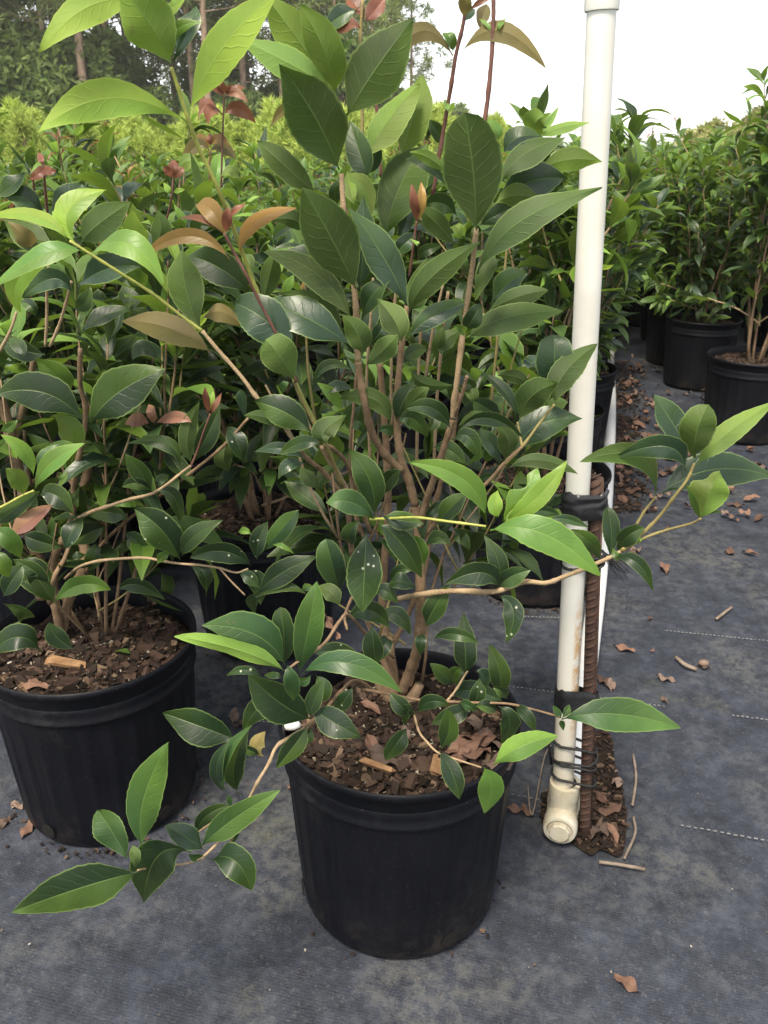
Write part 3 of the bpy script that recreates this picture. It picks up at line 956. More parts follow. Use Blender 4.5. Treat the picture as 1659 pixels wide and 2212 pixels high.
hero_table(MAIN, '''
@U1 .86
890 1500 690 1060 385 600 455 ud .86 dY=-.05 roll=8 fold=.12
800 760 450 560 45 360 255 ul .88 roll=5
850 830 560 400 250 -15 330 um .90 roll=10
850 820 770 480 555 65 270 um .88 roll=35
955 1020 1190 640 1515 195 420 ud .87 roll=-12 fold=.2
1135 1570 1080 1380 985 1080 200 d .92
1130 1400 1310 1080 1575 765 270 um .93
1420 1390 1530 1060 1615 685 270 um .96
1140 1540 1200 1400 1230 1230 100 g .97
1060 70 900 140 760 250 170 g 1.0
1075 250 960 220 790 300 110 r .99
1110 160 1040 60 950 -30 120 r 1.0
1120 185 1200 90 1290 -30 135 r .99
900 500 940 420 1015 340 60 m 1.0
690 1720 430 1480 185 1262 190 ud .92 roll=30
580 975 420 955 290 1115 75 b .98
@U2 .9
395 490 130 270 -155 550 150 ub .90 dY=-.03 roll=10
450 495 800 270 1187 580 160 ub .90 dY=-.03 roll=-10
395 450 380 350 310 290 100 m .91
490 150 505 40 500 -70 120 b .90
640 265 655 150 695 50 125 b .92
500 190 550 120 590 85 55 g .91
540 90 640 20 720 -10 50 r .90
745 290 700 220 635 172 32 l .88
780 285 815 220 858 165 36 l .88
360 995 345 930 325 880 38 l .905
375 985 390 940 412 903 38 l .905
1130 1195 1120 1090 1200 1025 200 um .97 shp=1.15,.6,-.3
1150 1205 1330 1130 1590 1083 100 ul .96
840 1360 960 1220 1160 1200 250 g .92 roll=25
830 1600 1010 1370 1360 1220 220 ud .89
800 1240 780 1150 705 1065 105 l 1.0
1140 1515 1400 1410 1690 1425 165 um .93 dY=.02
345 1530 200 1400 30 1345 100 um .90
345 1650 180 1460 -10 1405 110 d .91
335 1290 265 1170 185 1060 110 d 1.05
1090 1500 1120 1480 1155 1455 45 d .95
@U4 .88
605 650 578 150 505 -350 470 ud .82 dY=-.03 roll=4 fold=.1 shp=1.12,.60,-.25
615 1035 960 590 1655 292 270 ud .85 dY=-.01 roll=15
780 400 1080 220 1375 195 270 g .92
770 410 960 340 1155 390 160 um .90
630 605 850 480 1080 385 160 d .91
690 1370 950 1240 1215 1180 170 ud .92
740 1290 880 1120 1045 1028 210 g .95 roll=20
525 1600 850 1420 1335 1362 240 ud .89
495 1560 570 1430 640 1305 190 d .87
495 1585 480 1525 398 1495 75 m .84
10 1370 190 1080 608 770 215 ud .86
5 1600 210 1410 530 1285 165 g .85
85 565 60 420 35 250 72 r .855 roll=5
90 565 122 400 118 235 72 o .853 roll=5
415 785 265 600 100 460 170 ud .89
430 520 300 410 160 425 220 d .95
540 1035 490 930 440 825 85 ud .88
60 760 90 770 25 725 34 l .86
640 650 740 650 830 610 60 g .92
780 900 700 960 600 1250 140 ud .88
100 900 150 830 290 790 90 d .95
300 860 220 1000 180 1150 90 d .98
560 850 600 860 670 820 50 m .9
380 620 430 620 470 720 80 um .93
500 720 470 640 380 620 60 y .97
@U3 .85
1035 1165 830 740 580 308 425 ud .84 dY=-.04 roll=6 fold=.1
1065 1175 1100 800 1100 375 240 g .88 roll=20
1480 1312 1300 920 1000 483 270 g .85 roll=-8 fold=.15
1305 700 1410 290 1645 -95 370 ud .93 roll=10
1180 540 1110 290 975 148 190 um .91
1025 430 985 290 960 140 95 um .90
1000 1450 700 1040 255 850 220 ud .84 fold=.3
935 1240 700 930 385 860 200 d .89
1000 1660 600 1420 262 1290 320 g .83 roll=-14 fold=.2
920 1535 700 1330 390 1213 180 ud .85
1085 1755 1065 1590 925 1400 330 ud .79 roll=12
1120 1690 1250 1540 1250 1480 150 d .82
1440 1640 1380 1450 1228 1262 270 ud .81 roll=10
1090 1445 1170 1230 1345 1080 170 d .87
470 1720 250 1450 -10 1300 345 g .81 roll=8 fold=.1 shp=1.1,.58,-.2
210 1290 270 1060 320 845 160 ud .95
640 705 500 560 295 560 130 ud .93
15 862 130 590 485 462 115 o .80
300 740 380 640 480 625 90 d .96
700 850 640 760 540 780 120 g 1.0
1500 1340 1560 1200 1659 900 200 ud .90
490 1030 440 1130 390 1215 80 l 1.02
120 1000 90 900 30 860 110 ud .93
1580 670 1470 760 1390 850 150 g .93
1400 700 1470 600 1500 470 120 g .95
880 420 850 320 870 220 110 d .95
@U5 .83
495 455 375 250 250 100 290 um .79 roll=8 fold=.25 shp=1.25,.58,-.3
645 915 430 740 160 640 245 d .82 roll=10 fold=.12
435 895 250 780 65 762 95 ud .835
730 1012 560 1000 378 1090 115 d .80
600 1165 400 1050 155 1080 95 g .84
605 1195 450 1190 358 1312 100 g .83
800 1025 750 900 940 770 220 ud .80
1195 1650 1160 1340 975 1065 225 d .79 roll=10 fold=.15
1190 1670 1010 1530 788 1525 190 m .77 fold=.15
1350 840 1200 620 915 615 150 ud .89
905 725 840 590 700 478 95 l .93
1400 812 1540 790 1655 935 130 d .85
1460 725 1560 600 1675 520 120 ud .86
1260 1485 1330 1320 1425 1250 130 d .92
1010 535 880 500 735 572 90 g .92
665 495 780 320 985 355 85 d .97
690 1405 620 1310 550 1220 130 ud .87
690 1405 770 1280 845 1215 120 ud .88
1250 190 1400 60 1420 40 120 d .85
1120 320 1280 180 1400 55 170 ud .81
380 570 400 500 440 470 60 m .93
60 800 30 620 10 540 80 g .95
1090 650 1000 740 960 860 140 d .95
1390 800 1450 640 1540 480 170 d .92
1230 900 1310 880 1370 930 110 m .93
1450 280 1540 200 1659 170 120 d .93
700 760 760 700 830 720 90 d .93
1100 930 1060 850 1000 880 70 m .9
@U6 .88
1245 570 1290 300 1285 62 290 g .91 roll=6 fold=.1 shp=1.15,.55,-.3
1303 655 1370 400 1648 150 225 ud .88 roll=8
985 795 1090 590 1312 482 235 ud .88 roll=-8
955 775 860 560 638 375 100 d .89
935 1130 1130 850 1510 790 265 g .89 roll=8 fold=.12
870 1235 1150 1150 1475 1265 120 ud .86
850 1165 890 1010 800 860 190 ud .85
440 900 700 780 988 940 110 d .84
430 870 600 765 782 842 75 ud .85
385 895 230 700 -5 700 140 d .85
385 975 540 950 622 1155 130 d .83
830 785 690 690 585 630 170 g .93
690 1660 490 1320 42 1183 185 l .73 dY=-.02 roll=5 fold=.25
800 1660 770 1550 790 1428 150 y .72 roll=8
830 1690 1000 1500 1130 1245 230 l .725 roll=6 fold=.2 bite=-1,.72,.16,.8
850 1690 1130 1490 1382 1178 165 y .715 roll=10 fold=.2
870 1700 890 1620 985 1545 100 y .71
1080 500 960 420 800 405 100 ud .97
590 660 570 560 520 440 90 ud .95
480 600 540 480 590 620 90 d .96
300 230 330 100 460 20 140 ud .88
220 270 270 120 310 -20 100 ud .9
20 350 150 480 380 490 100 ud .93
140 700 230 800 150 900 90 d .90
820 1130 740 1020 640 890 140 g .95
1420 640 1330 640 1230 700 120 um .96
740 980 720 1080 690 1160 100 d .97
220 1040 360 1060 500 1180 140 d .93
600 1330 700 1300 790 1310 60 d 1.0
@U8 .8
725 388 1200 420 1662 765 270 l .71 dY=-.02 roll=5 fold=.15
985 285 1150 215 1330 255 90 g .85
1240 295 1400 290 1582 360 75 g .86
240 335 380 190 510 70 150 d .90
1480 400 1560 480 1680 560 110 d .85
150 290 220 210 300 130 80 d .92
150 560 250 450 380 520 100 d .93
380 480 470 450 535 555 110 d .95
430 480 480 410 400 380 60 d .95
790 890 800 680 680 450 150 d .865 roll=8
795 890 640 760 340 860 190 d .86 roll=12
800 895 900 800 1075 740 190 g .87 roll=-12
800 960 930 1110 865 1365 150 d .855
150 1240 230 1080 355 885 170 d .92
130 500 120 300 90 120 90 d .93
150 700 90 540 0 440 160 m .78
@U7 .8
1125 410 1110 750 1095 1082 280 d .79 roll=5 fold=.08
900 935 830 700 775 480 225 g .86 roll=14 shp=1.1,.6,-.2
1000 520 980 420 1060 310 140 g .90
1225 328 1450 520 1600 785 200 d .77 roll=10
1262 270 1430 300 1620 330 150 d .77
885 1055 820 940 690 882 160 ud .83
532 1645 612 1270 686 868 235 m .69 dY=-.02 roll=6 fold=.14
405 1575 400 1320 370 1085 190 d .71 roll=6 shp=1.1,.6,-.3
960 1185 1150 1090 1330 1245 170 d .81
1180 1230 1190 1390 1210 1562 215 d .78
1370 1370 1280 1400 1200 1570 140 d .82
1200 1130 1400 1140 1500 1290 130 d .86
1560 900 1440 840 1330 870 140 d .92
1330 830 1420 740 1540 740 80 d .95
1200 950 1290 920 1400 1030 220 d .93
700 1540 850 1440 1070 1520 120 d .84
1430 730 1470 640 1450 560 130 d .95
1230 490 1300 510 1420 720 40 m .97
560 930 600 890 660 900 60 m .87
@W2 .7
905 485 690 270 345 212 255 m .69 roll=-8 fold=.1
910 535 600 390 163 290 120 ul .67 roll=30 fold=.3
1020 550 1340 470 1700 665 150 m .67 fold=.15
920 490 950 600 965 728 100 m .65
990 560 1030 600 1080 560 70 m .66
1085 865 880 760 662 568 250 d .73 roll=8
1080 855 1110 730 1168 598 105 d .72
830 780 720 790 618 932 200 d .75
1110 800 1230 880 1422 988 205 d .73 roll=6
1062 920 970 1050 852 1200 125 d .73
545 1010 340 930 62 830 230 d .73 roll=8
510 1405 455 1180 655 930 75 m .725 roll=35
575 1395 545 1190 640 950 150 d .74 roll=15
490 1400 420 1220 510 1030 85 g .74 roll=25
752 1130 700 1060 762 962 150 ub .80
720 1120 660 1090 595 1070 80 d .80
740 570 620 520 500 560 55 d .78
1108 410 1250 390 1425 430 110 d .82
1380 640 1320 740 1250 800 150 d .80
1120 560 1170 660 1120 760 120 d .80
1100 930 1060 990 1030 1060 90 d .78
880 570 830 560 760 560 40 d .76
@W1 .7
1178 835 1350 680 1622 508 150 m .70 fold=.12
1150 770 1210 650 1340 590 80 d .73
1195 845 1090 770 978 708 110 g .70
1120 865 930 880 848 1132 230 d .685 roll=14
1105 870 1150 890 1200 880 40 m .70
1240 905 1380 910 1467 1072 195 d .70 roll=10
838 825 840 560 978 243 195 n .67 roll=8 fold=.1
745 890 660 740 580 620 170 n .68 roll=8 shp=1.1,.6,-.2
795 955 790 890 780 825 145 ud .67 roll=10
810 978 500 1060 106 1197 230 d .665 roll=6 fold=.1
1370 685 1375 740 1370 802 50 d .76
1350 590 1350 560 1340 520 30 m .74
1600 540 1560 550 1470 600 40 m .73
@W3 .8
860 512 850 320 838 28 170 d .86 roll=6 fold=.1
578 225 760 180 942 250 95 d .81
1130 705 1130 500 1050 278 150 d .91 roll=8
500 180 490 240 486 346 185 d .79
745 592 680 520 570 428 110 d .87
750 590 760 500 825 458 90 d .88
930 490 1000 520 1005 625 110 g .83
905 800 945 680 960 555 120 d .82
800 735 870 760 935 805 100 m .81
450 825 570 730 708 762 110 d .78
435 832 330 770 248 665 130 d .78
438 825 370 800 362 912 120 d .77
642 1112 715 970 705 798 145 d .76 roll=6
382 942 300 1060 203 1192 140 d .76
640 1140 740 1310 800 1505 145 d .72 roll=5
1080 1253 1290 1100 1578 1015 180 l .72 roll=6 fold=.15
1000 1262 1060 1430 1010 1625 265 l .70 roll=6 fold=.15
1120 765 1210 890 1148 1052 145 d .80
1240 762 1340 830 1415 968 85 d .82
1110 805 1030 770 940 765 90 d .82
880 800 780 830 590 905 130 d .82
1190 710 1150 650 1080 620 110 d .85
760 690 900 640 1130 720 150 g .92
790 620 800 540 830 480 90 d .9
700 1100 720 1080 715 1060 25 m .76
@V .8
1213 1554 1330 1542 1460 1570 64 m .81 dY=.0 roll=8 fold=.12
1213 1552 1204 1540 1195 1524 14 m .81
1214 1552 1224 1536 1230 1523 15 m .81
1212 1556 1214 1562 1217 1577 12 m .81
@W4 .8
1065 665 1072 470 1165 245 255 ud .80 roll=8 fold=.15 shp=1.2,.62,-.2
1000 582 880 380 736 165 215 g .81 roll=-8 fold=.15
1080 722 1310 480 1690 225 160 um .80 roll=20
985 772 830 570 435 662 165 g .79 roll=25 fold=.3
742 962 600 650 158 695 165 ud .81 roll=15
798 955 1200 760 1665 815 270 g .83 roll=6 fold=.1
1110 1162 1180 960 1260 785 290 um .785 roll=6 bite=1,.8,.16,.5
1108 1160 1060 1050 998 888 50 m .79
1140 1145 1200 1105 1282 1112 26 m .79
365 1465 380 1260 348 1080 125 d .82 roll=6 shp=1.1,.6,-.3
430 1435 520 1300 645 1240 140 d .83
480 1442 430 1470 392 1398 60 m .82
388 1482 590 1520 708 1735 100 d .81
300 1505 200 1350 60 1258 115 d .84
560 1350 600 1340 630 1320 30 m .83
@T1 .78
778 512 470 425 188 562 140 uy .79 dY=-.06 roll=14 fold=.2
815 490 960 210 1180 -15 165 uy .79 dY=-.04 roll=10 fold=.15
740 275 650 110 520 -65 225 um .78 dY=-.03 roll=5 fold=.12
620 30 400 20 188 210 130 uy .78 dY=-.05 roll=10
750 262 810 130 842 38 90 g .80
745 240 760 130 870 100 50 m .80
720 10 750 30 800 -20 60 y .79
@W5 .8
495 462 455 250 685 125 170 y .80 roll=8 fold=.2
440 452 250 290 -60 290 90 uy .79
472 452 410 350 350 262 75 l .82
548 522 300 540 -25 745 140 l .78 fold=.15
420 560 130 690 135 905 120 y .79 roll=20
590 545 850 470 1062 718 165 l .79 fold=.18
1330 1035 1230 780 1205 525 215 ud .85 roll=6 fold=.2
1395 1192 1120 1030 828 985 165 ub .84 roll=8
1335 970 1450 920 1592 1005 115 ub .87
1665 805 1450 630 1255 555 200 d .88 roll=6
1520 575 1240 420 928 578 90 o .80
1492 425 1400 250 1305 215 110 o .795
1500 405 1500 310 1512 232 62 r .795
1480 412 1350 315 1198 305 42 r .80
1510 300 1560 245 1622 212 38 r .80
''', 21)  # um leaves of tile U1: glare painted in as a lighter green
# inner foliage of the front shrub, behind the measured leaves
st_, lv_ = grow(77, .62, 7, 1.0, 3, 1.15, .0, .0)
base = Vector((.01, .10, SOIL_Z))
lv_ = [(p + base, d, u, L, k, t) for (p, d, u, L, k, t) in lv_ if p.z > .17 and p.y > .015]
for i, (pts, rad, bark) in enumerate(st_[::2]):
    stem_object([p + base for p in pts], [r * .6 for r in rad], bark, MAIN, 6, i)
fo = link('foliage', joined_foliage('foliage', lv_, 7), MAIN)
fo['kind'] = 'stuff'
# gnarled foot of the trunk
tr = MB()
foot = P(868, 1490, 1.02) - MAIN.location
for (dx, dy, r, h, bx) in [(-.012, 0, .012, .12, -.01), (.004, -.008, .009, .05, .02), (-.02, .012, .008, .07, -.02)]:
    pts = [Vector((foot.x + dx, foot.y + dy, SOIL_Z - .02)) + Vector((bx * t, 0, h * t)) for t in (0, .25, .5, .75, 1)]
    tr.tube(pts, [r * (1.25 - .55 * t) for t in (0, .25, .5, .75, 1)], 10, True, wob=.35, seed=dx * 100)
tr.build('trunk', BM['bark'], MAIN)

# ------------------------------------------------------------------ shrub on the left
LEFT = empty('potted_shrub', (-.458, 1.152, 0), 0, 'shrub in black pot left of the front shrub, with thick brown stems and yellow shoots', 'potted shrub')
add_pot(LEFT, True, (R(-25), R(52)), 1.1)
hero_stems(LEFT, '''
W6 bark 10 8 : 280 1560 1.20  265 1360 1.19  212 1200 1.18  180 1010 1.17  125 740 1.16  80 570 1.15  55 420 1.14  0 260 1.13
W6 bark 6 4 : 80 560 1.15  115 440 1.15  160 280 1.14  200 120 1.13  230 -60 1.12
W6 bark 8 5 : 400 1790 1.17  370 1640 1.16  350 1400 1.15  370 1280 1.14  425 1170 1.13  470 1060 1.12  490 950 1.12
W6 bark 5 3.2 : 490 950 1.12  490 800 1.11  510 680 1.10  550 500 1.09  565 320 1.08  530 150 1.07  530 -80 1.06
W6 bark 9 6 : 410 1790 1.18  450 1600 1.18  540 1400 1.18  560 1250 1.19  480 1050 1.20  560 800 1.20  610 600 1.20  660 350 1.20  700 150 1.2  780 -100 1.2
W6 tan 3.2 1.7 : 480 1060 1.12  600 1000 1.09  720 960 1.06  860 915 1.04  1000 880 1.03  1100 820 1.02  1200 740 1.02  1268 690 1.01
W6 bark 3.4 2.2 : 560 1400 1.18  660 1230 1.18  800 1090 1.16  960 960 1.14  1130 840 1.12  1300 710 1.10  1480 560 1.09  1640 380 1.08
W6 tan 2.5 1.4 : 430 1440 1.14  520 1365 1.08  640 1325 1.05  800 1308 1.03  960 1303 1.01  1080 1325 1.00  1200 1342 .99  1320 1350 .985  1450 1370 .98  1560 1400 .98  1640 1375 .98
W6 tan 1.4 1.2 : 1450 1370 .98  1530 1460 .98  1620 1550 .98
W6 red 1.6 1.2 : 1265 690 1.01  1310 580 1.01  1350 460 1.00  1390 350 1.00
W6 green 2.0 1.4 : -40 990 .96  60 940 .955  150 890 .95  225 858 .95
W6 bark 4.5 3 : 330 1600 1.1  360 1430 1.08  430 1300 1.1  500 1100 1.12
W5 tan 2.4 2.0 : 330 1150 1.10  390 1010 1.09  440 850 1.08  470 720 1.07
W5 tan 2.4 2.0 : 300 1150 1.12  310 950 1.11  310 790 1.10  320 620 1.09
W5 red 1.9 1.5 : 315 290 1.08  300 130 1.07  290 0 1.06  283 -60 1.06
W5 red 1.5 1.3 : 240 200 1.12  225 100 1.11  215 0 1.10
W5 red 1.6 1.3 : 1070 410 1.15  1110 280 1.14  1135 160 1.13  1145 30 1.13
W5 tan 2.2 1.6 : 0 1180 .98  70 1040 .97  110 920 .97
''', 31)
hero_table(LEFT, '''
@W6 1.0
548 392 290 210 -5 222 230 d .98 roll=8 fold=.15
602 412 780 210 1072 65 265 d 1.0 roll=-8 fold=.12
345 355 470 470 455 605 200 um .99
462 218 385 110 240 -10 185 m 1.04
235 845 330 680 548 555 115 l .95
222 765 165 610 15 498 80 l .95
155 885 135 800 45 718 165 um .94
240 745 310 640 415 565 110 g .97
240 600 440 560 470 660 60 m 1.0
380 760 410 790 445 730 60 m 1.05
1003 865 930 740 833 628 110 d 1.02
1010 868 910 810 815 832 70 d 1.02
1025 872 1140 890 1187 1058 85 d 1.02
1040 835 1060 790 1112 758 60 d 1.03
1192 712 1100 550 848 548 85 d 1.02
1268 685 1240 500 1312 285 95 ud 1.01
1282 665 1360 510 1445 320 115 d 1.02
1390 345 1365 260 1358 180 40 r 1.0
1395 345 1425 290 1462 218 40 r 1.0
1400 340 1405 270 1410 205 30 y 1.0
1012 422 1150 375 1258 405 72 p 1.03
1010 412 1005 350 982 293 72 p 1.03
990 415 910 390 832 420 100 p 1.03
1190 1315 1070 1120 898 988 215 d .99 roll=6
1200 1295 1270 1170 1458 1062 110 d .99
1662 1360 1480 1260 1275 1300 125 d .98
1250 1352 1350 1410 1360 1535 80 d .99
1130 1270 1080 1290 1040 1330 60 m .99
1640 1400 1700 1450 1720 1600 110 d .98
350 1605 530 1480 715 1512 110 m 1.04
780 1522 900 1480 1078 1572 90 d 1.06
-40 1110 60 1180 135 1295 105 m .92
-40 1250 10 1330 55 1422 90 m .92
60 1160 190 1060 335 962 110 p .95
260 880 370 890 475 1005 210 d 1.08
430 1252 470 1140 545 1040 115 d 1.07
100 1330 220 1410 335 1575 200 d 1.08
820 1150 900 1190 965 1305 150 d 1.12
860 1050 720 1000 560 1010 110 d 1.10
900 970 850 940 760 960 50 l 1.10
20 1560 80 1450 150 1355 130 d .96
520 800 510 900 560 1000 130 d 1.12
0 470 60 440 110 395 50 m .97
470 1300 510 1290 560 1280 130 d 1.10
1500 440 1560 520 1600 640 140 d 1.10
1520 740 1480 650 1500 540 120 ud 1.12
-20 1070 70 1000 250 870 100 d .97
700 1100 600 1130 480 1200 130 d 1.13
640 1200 620 1290 590 1380 110 d 1.13
160 1150 250 1190 400 1230 150 d 1.12
@U7 1.0
162 955 370 770 675 625 190 d .975 roll=6 fold=.12
165 645 180 470 255 322 130 d .98
180 605 390 370 520 220 155 m .98
265 502 370 520 482 590 40 l .98
140 1005 350 890 572 940 85 d .975
200 965 120 1000 145 1118 90 d .975
8 782 90 800 172 892 110 d .98
0 410 50 390 105 420 60 l .98
@T5 1.0
325 592 250 545 215 482 120 d .99
180 605 80 540 -30 605 100 d .98
60 480 110 440 20 400 60 d 1.05
90 300 160 270 60 210 110 d 1.05
@W5 1.0
540 460 640 350 850 205 190 ud 1.02
350 460 200 420 40 315 180 ud 1.02
220 520 170 440 60 330 110 ub 1.03
1000 495 900 400 880 260 130 y 1.02 roll=20
1000 500 1060 400 1040 260 150 ud 1.03
480 810 350 700 165 820 120 g 1.0
505 760 700 640 920 620 170 g 1.04
290 290 180 180 40 165 150 g 1.06
310 300 430 180 540 80 170 g 1.08
160 0 90 80 -20 150 160 d 1.05
1050 1240 950 1160 880 1240 100 d 1.1
160 1220 130 1150 60 1100 90 d 1.0
540 1060 680 950 850 910 110 d 1.05
300 1200 150 1170 0 1080 120 d 1.02
480 900 560 860 590 760 110 d 1.05
240 960 200 880 140 860 90 d 1.03
820 560 900 680 950 740 130 m 1.06
290 -50 265 0 200 40 60 r 1.06
288 -55 320 -10 370 -20 50 r 1.06
285 -50 270 -90 260 -130 40 r 1.06
1145 40 1110 -10 1080 -30 60 r 1.13
1145 40 1150 -30 1140 -80 60 r 1.13
1148 40 1180 0 1215 -30 50 r 1.13
1140 130 1110 110 1085 70 36 y 1.13
1145 130 1180 120 1220 112 30 y 1.13
''', 41)
st_, lv_ = grow(5, .72, 6, 1.15, 4, 1.3, .10, .15)
off = Vector((.0, .05, SOIL_Z))
lv_ = [(p + off, d, u, L, k, t) for (p, d, u, L, k, t) in lv_ if p.y > -.07 and p.z > .06]
for i, (pts, rad, bark) in enumerate(st_):
    stem_object([p + off for p in pts], [r * .55 for r in rad], bark, LEFT, 6, i)
add_leaves(LEFT, lv_, 0.0, 200)

# ------------------------------------------------------------------ stand pipe, rebar and wrappings
base = P(1213, 1770, 1.062); base.z = .0
top = P(1304, -60, 1.062)
ax = (top - base).normalized()
RIS = empty('stand_pipe', (base.x, base.y, 0), 0, 'upright white plastic irrigation stand pipe with rust stains, tied to the rebar stake', 'pipe')
def on_riser(vy):
    """point of the riser axis seen at picture height vy"""
    lo, hi = 0.0, 1.6
    for _ in range(40):
        mid = (lo + hi) / 2
        q = base + ax * mid - CAM
        y = 1106 - FV * q.dot(UPV) / q.dot(FWD)
        if y > vy: lo = mid
        else: hi = mid
    return lo
PR = .0160
m = MB()
L0, L1 = .055, (top - base).length
m.tube([Vector((0, 0, L0 + (L1 - L0) * i / 20)) for i in range(21)], PR, 40)
pipe = m.build('pipe', M_PVC, RIS)
pipe.rotation_mode = 'QUATERNION'
pipe.rotation_quaternion = Vector((0, 0, 1)).rotation_difference(ax)
sharpen(pipe)
m = MB()
zc = on_riser(24)
m.lathe([(PR + .0003, zc - .0004), (PR + .0024, zc), (PR + .0029, zc + .003), (PR + .0029, zc + .05), (PR + .0022, zc + .053), (PR + .0002, zc + .0535)], 40)
cp = m.build('coupling', M_PVC, RIS)
cp.rotation_mode = 'QUATERNION'
cp.rotation_quaternion = pipe.rotation_quaternion
sharpen(cp)
# tee at the foot, its plug facing the aisle end
gdir = Vector((.30, 1, 0)).normalized()
TZ = .030
m = MB()
rt = .0262
m.lathe([(.0001, -.040), (rt * .66, -.040), (rt * .70, -.0385), (rt * .78, -.0425), (rt * .93, -.0415), (rt, -.037), (rt, -.020), (rt * .94, -.016), (rt * .94, .016), (rt, .020), (rt, .05), (rt * .8, .0505)], 44, axis=gdir, org=(0, .0, TZ))
m.lathe([(rt * .86, TZ + .012), (rt * .86, .062), (rt * .90, .066), (rt * .92, .088), (rt * .90, .0915), (PR + .001, .092)], 44)
tee = m.build('tee_fitting', M_PVC3, RIS)
sharpen(tee, 40)
m = MB()
m.lathe([(.0158, -.036), (.0158, -.047), (.0146, -.0492), (.0001, -.0494)], 10, axis=gdir, org=(0, 0, TZ))
plug = m.build('plug', M_PVC3, tee, False)
# ground pipe running back along the edge of the block
gp = [G(x, y, .020) for x, y in [(1238, 1640), (1275, 1390), (1298, 1200), (1314, 1000), (1320, 860), (1318, 770)]]
gp = [base + Vector((0, 0, TZ)) + gdir * .03] + [Vector((p.x, p.y, .020)) for p in gp]
last = gp[-1]
gp += [last + Vector((.26, 1.0, 0)) * k for k in (1.5, 3.5, 6.5)]
m = MB()
m.tube([Vector(p) for p in spline([tuple(p) for p in gp], 8)], .0205, 24)
tag(m.build('ground_pipe', M_PVC2), 'long white plastic pipe lying on the fabric along the edge of the block', 'pipe')

# rebar stake
rb0, rb1 = G(1264, 1806), P(1289, 1032, 1.063)
rax = (rb1 - rb0).normalized()
RB = empty('rebar_stake', (rb0.x, rb0.y, 0), 0, 'rusty brown ribbed steel rebar stake driven in beside the stand pipe', 'stake')
m = MB()
RL = (rb1 - rb0).length
RR = .0089
m.tube([Vector((0, 0, -.03 + (RL + .03) * i / 10)) for i in range(11)], RR, 24)
bar = m.build('bar', M_RUST, RB)
m = MB()
z = .012
while z < RL - .008:
    for side in (0, math.pi):                        # two sets of slanted crescent ribs
        a0 = side - 1.15 + .9
        pts, rad = [], []
        for q in range(9):
            t = q / 8
            an = a0 + 2.3 * t
            pts.append(Vector((math.cos(an) * RR, math.sin(an) * RR, z + .011 * t + (.0065 if side else 0))))
            rad.append(.0004 + .0017 * math.sin(math.pi * t) ** .6)
        m.tube(pts, rad, 6)
    z += .0128
for a in (.9 + math.pi / 2, .9 - math.pi / 2):       # long ribs
    m.tube([Vector((math.cos(a) * RR, math.sin(a) * RR, z_)) for z_ in (-.02, RL - .002)], .0016, 6)
ribs = m.build('ribbing', M_RUST, RB)
for o in (bar, ribs):
    o.rotation_mode = 'QUATERNION'
    o.rotation_quaternion = Vector((0, 0, 1)).rotation_difference(rax)

def stadium(z, grow_):
    """loop round riser and rebar at height z"""
    a = base + ax * (z / ax.z)
    b = rb0 + rax * (z / rax.z)
    a, b = Vector((a.x, a.y, z)), Vector((b.x, b.y, z))
    d = (b - a); d.z = 0; d.normalize()
    nrm = Vector((-d.y, d.x, 0))
    out = []
    for k in range(25):
        an = math.pi / 2 + math.pi * k / 24
        out.append(a + (d * math.cos(an) + nrm * math.sin(an)) * (PR + grow_))
    for k in range(25):
        an = -math.pi / 2 + math.pi * k / 24
        out.append(b + (d * math.cos(an) + nrm * math.sin(an)) * (RR + .0018 + grow_))
    return out

def wrap(name, vy0, vy1, mat, label, thick=.003, rows=9, ragged=.004, seed=0, slant=0.0):
    z0 = (base + ax * on_riser(vy1)).z; z1 = (base + ax * on_riser(vy0)).z
    m = MB()
    vs = []
    n = 50
    for i in range(rows + 1):
        t = i / rows
        for k, p in enumerate(stadium(z0 + (z1 - z0) * t, 0)):
            pr = stadium(z0 + (z1 - z0) * t, .001 + thick * (1 + .9 * noise.noise(Vector((t * 5 + seed, k * .16, 0)))) * (1 if 0 < i < rows else .25))[k]
            rg = ragged * noise.noise(Vector((k * .25, seed, 3 if t > .5 else 8))) * abs(2 * t - 1)
            vs.append(pr + Vector((0, 0, rg + slant * math.cos(2 * math.pi * k / n))))
    fs = [(i * n + k, i * n + (k + 1) % n, (i + 1) * n + (k + 1) % n, (i + 1) * n + k) for i in range(rows) for k in range(n)]
    m.add(vs, fs)
    return tag(m.build(name, mat), label, 'tape')
wrap('tape_wrap', 1056, 1112, M_TAPE, 'thick black tape wound round pipe and rebar at the top of the stake', .0042, 12, .004, 1, .002)
wrap('tape_wrap', 1484, 1530, M_TAPE, 'single torn band of black tape low on the pipe and rebar', .0020, 7, .009, 2, -.004)
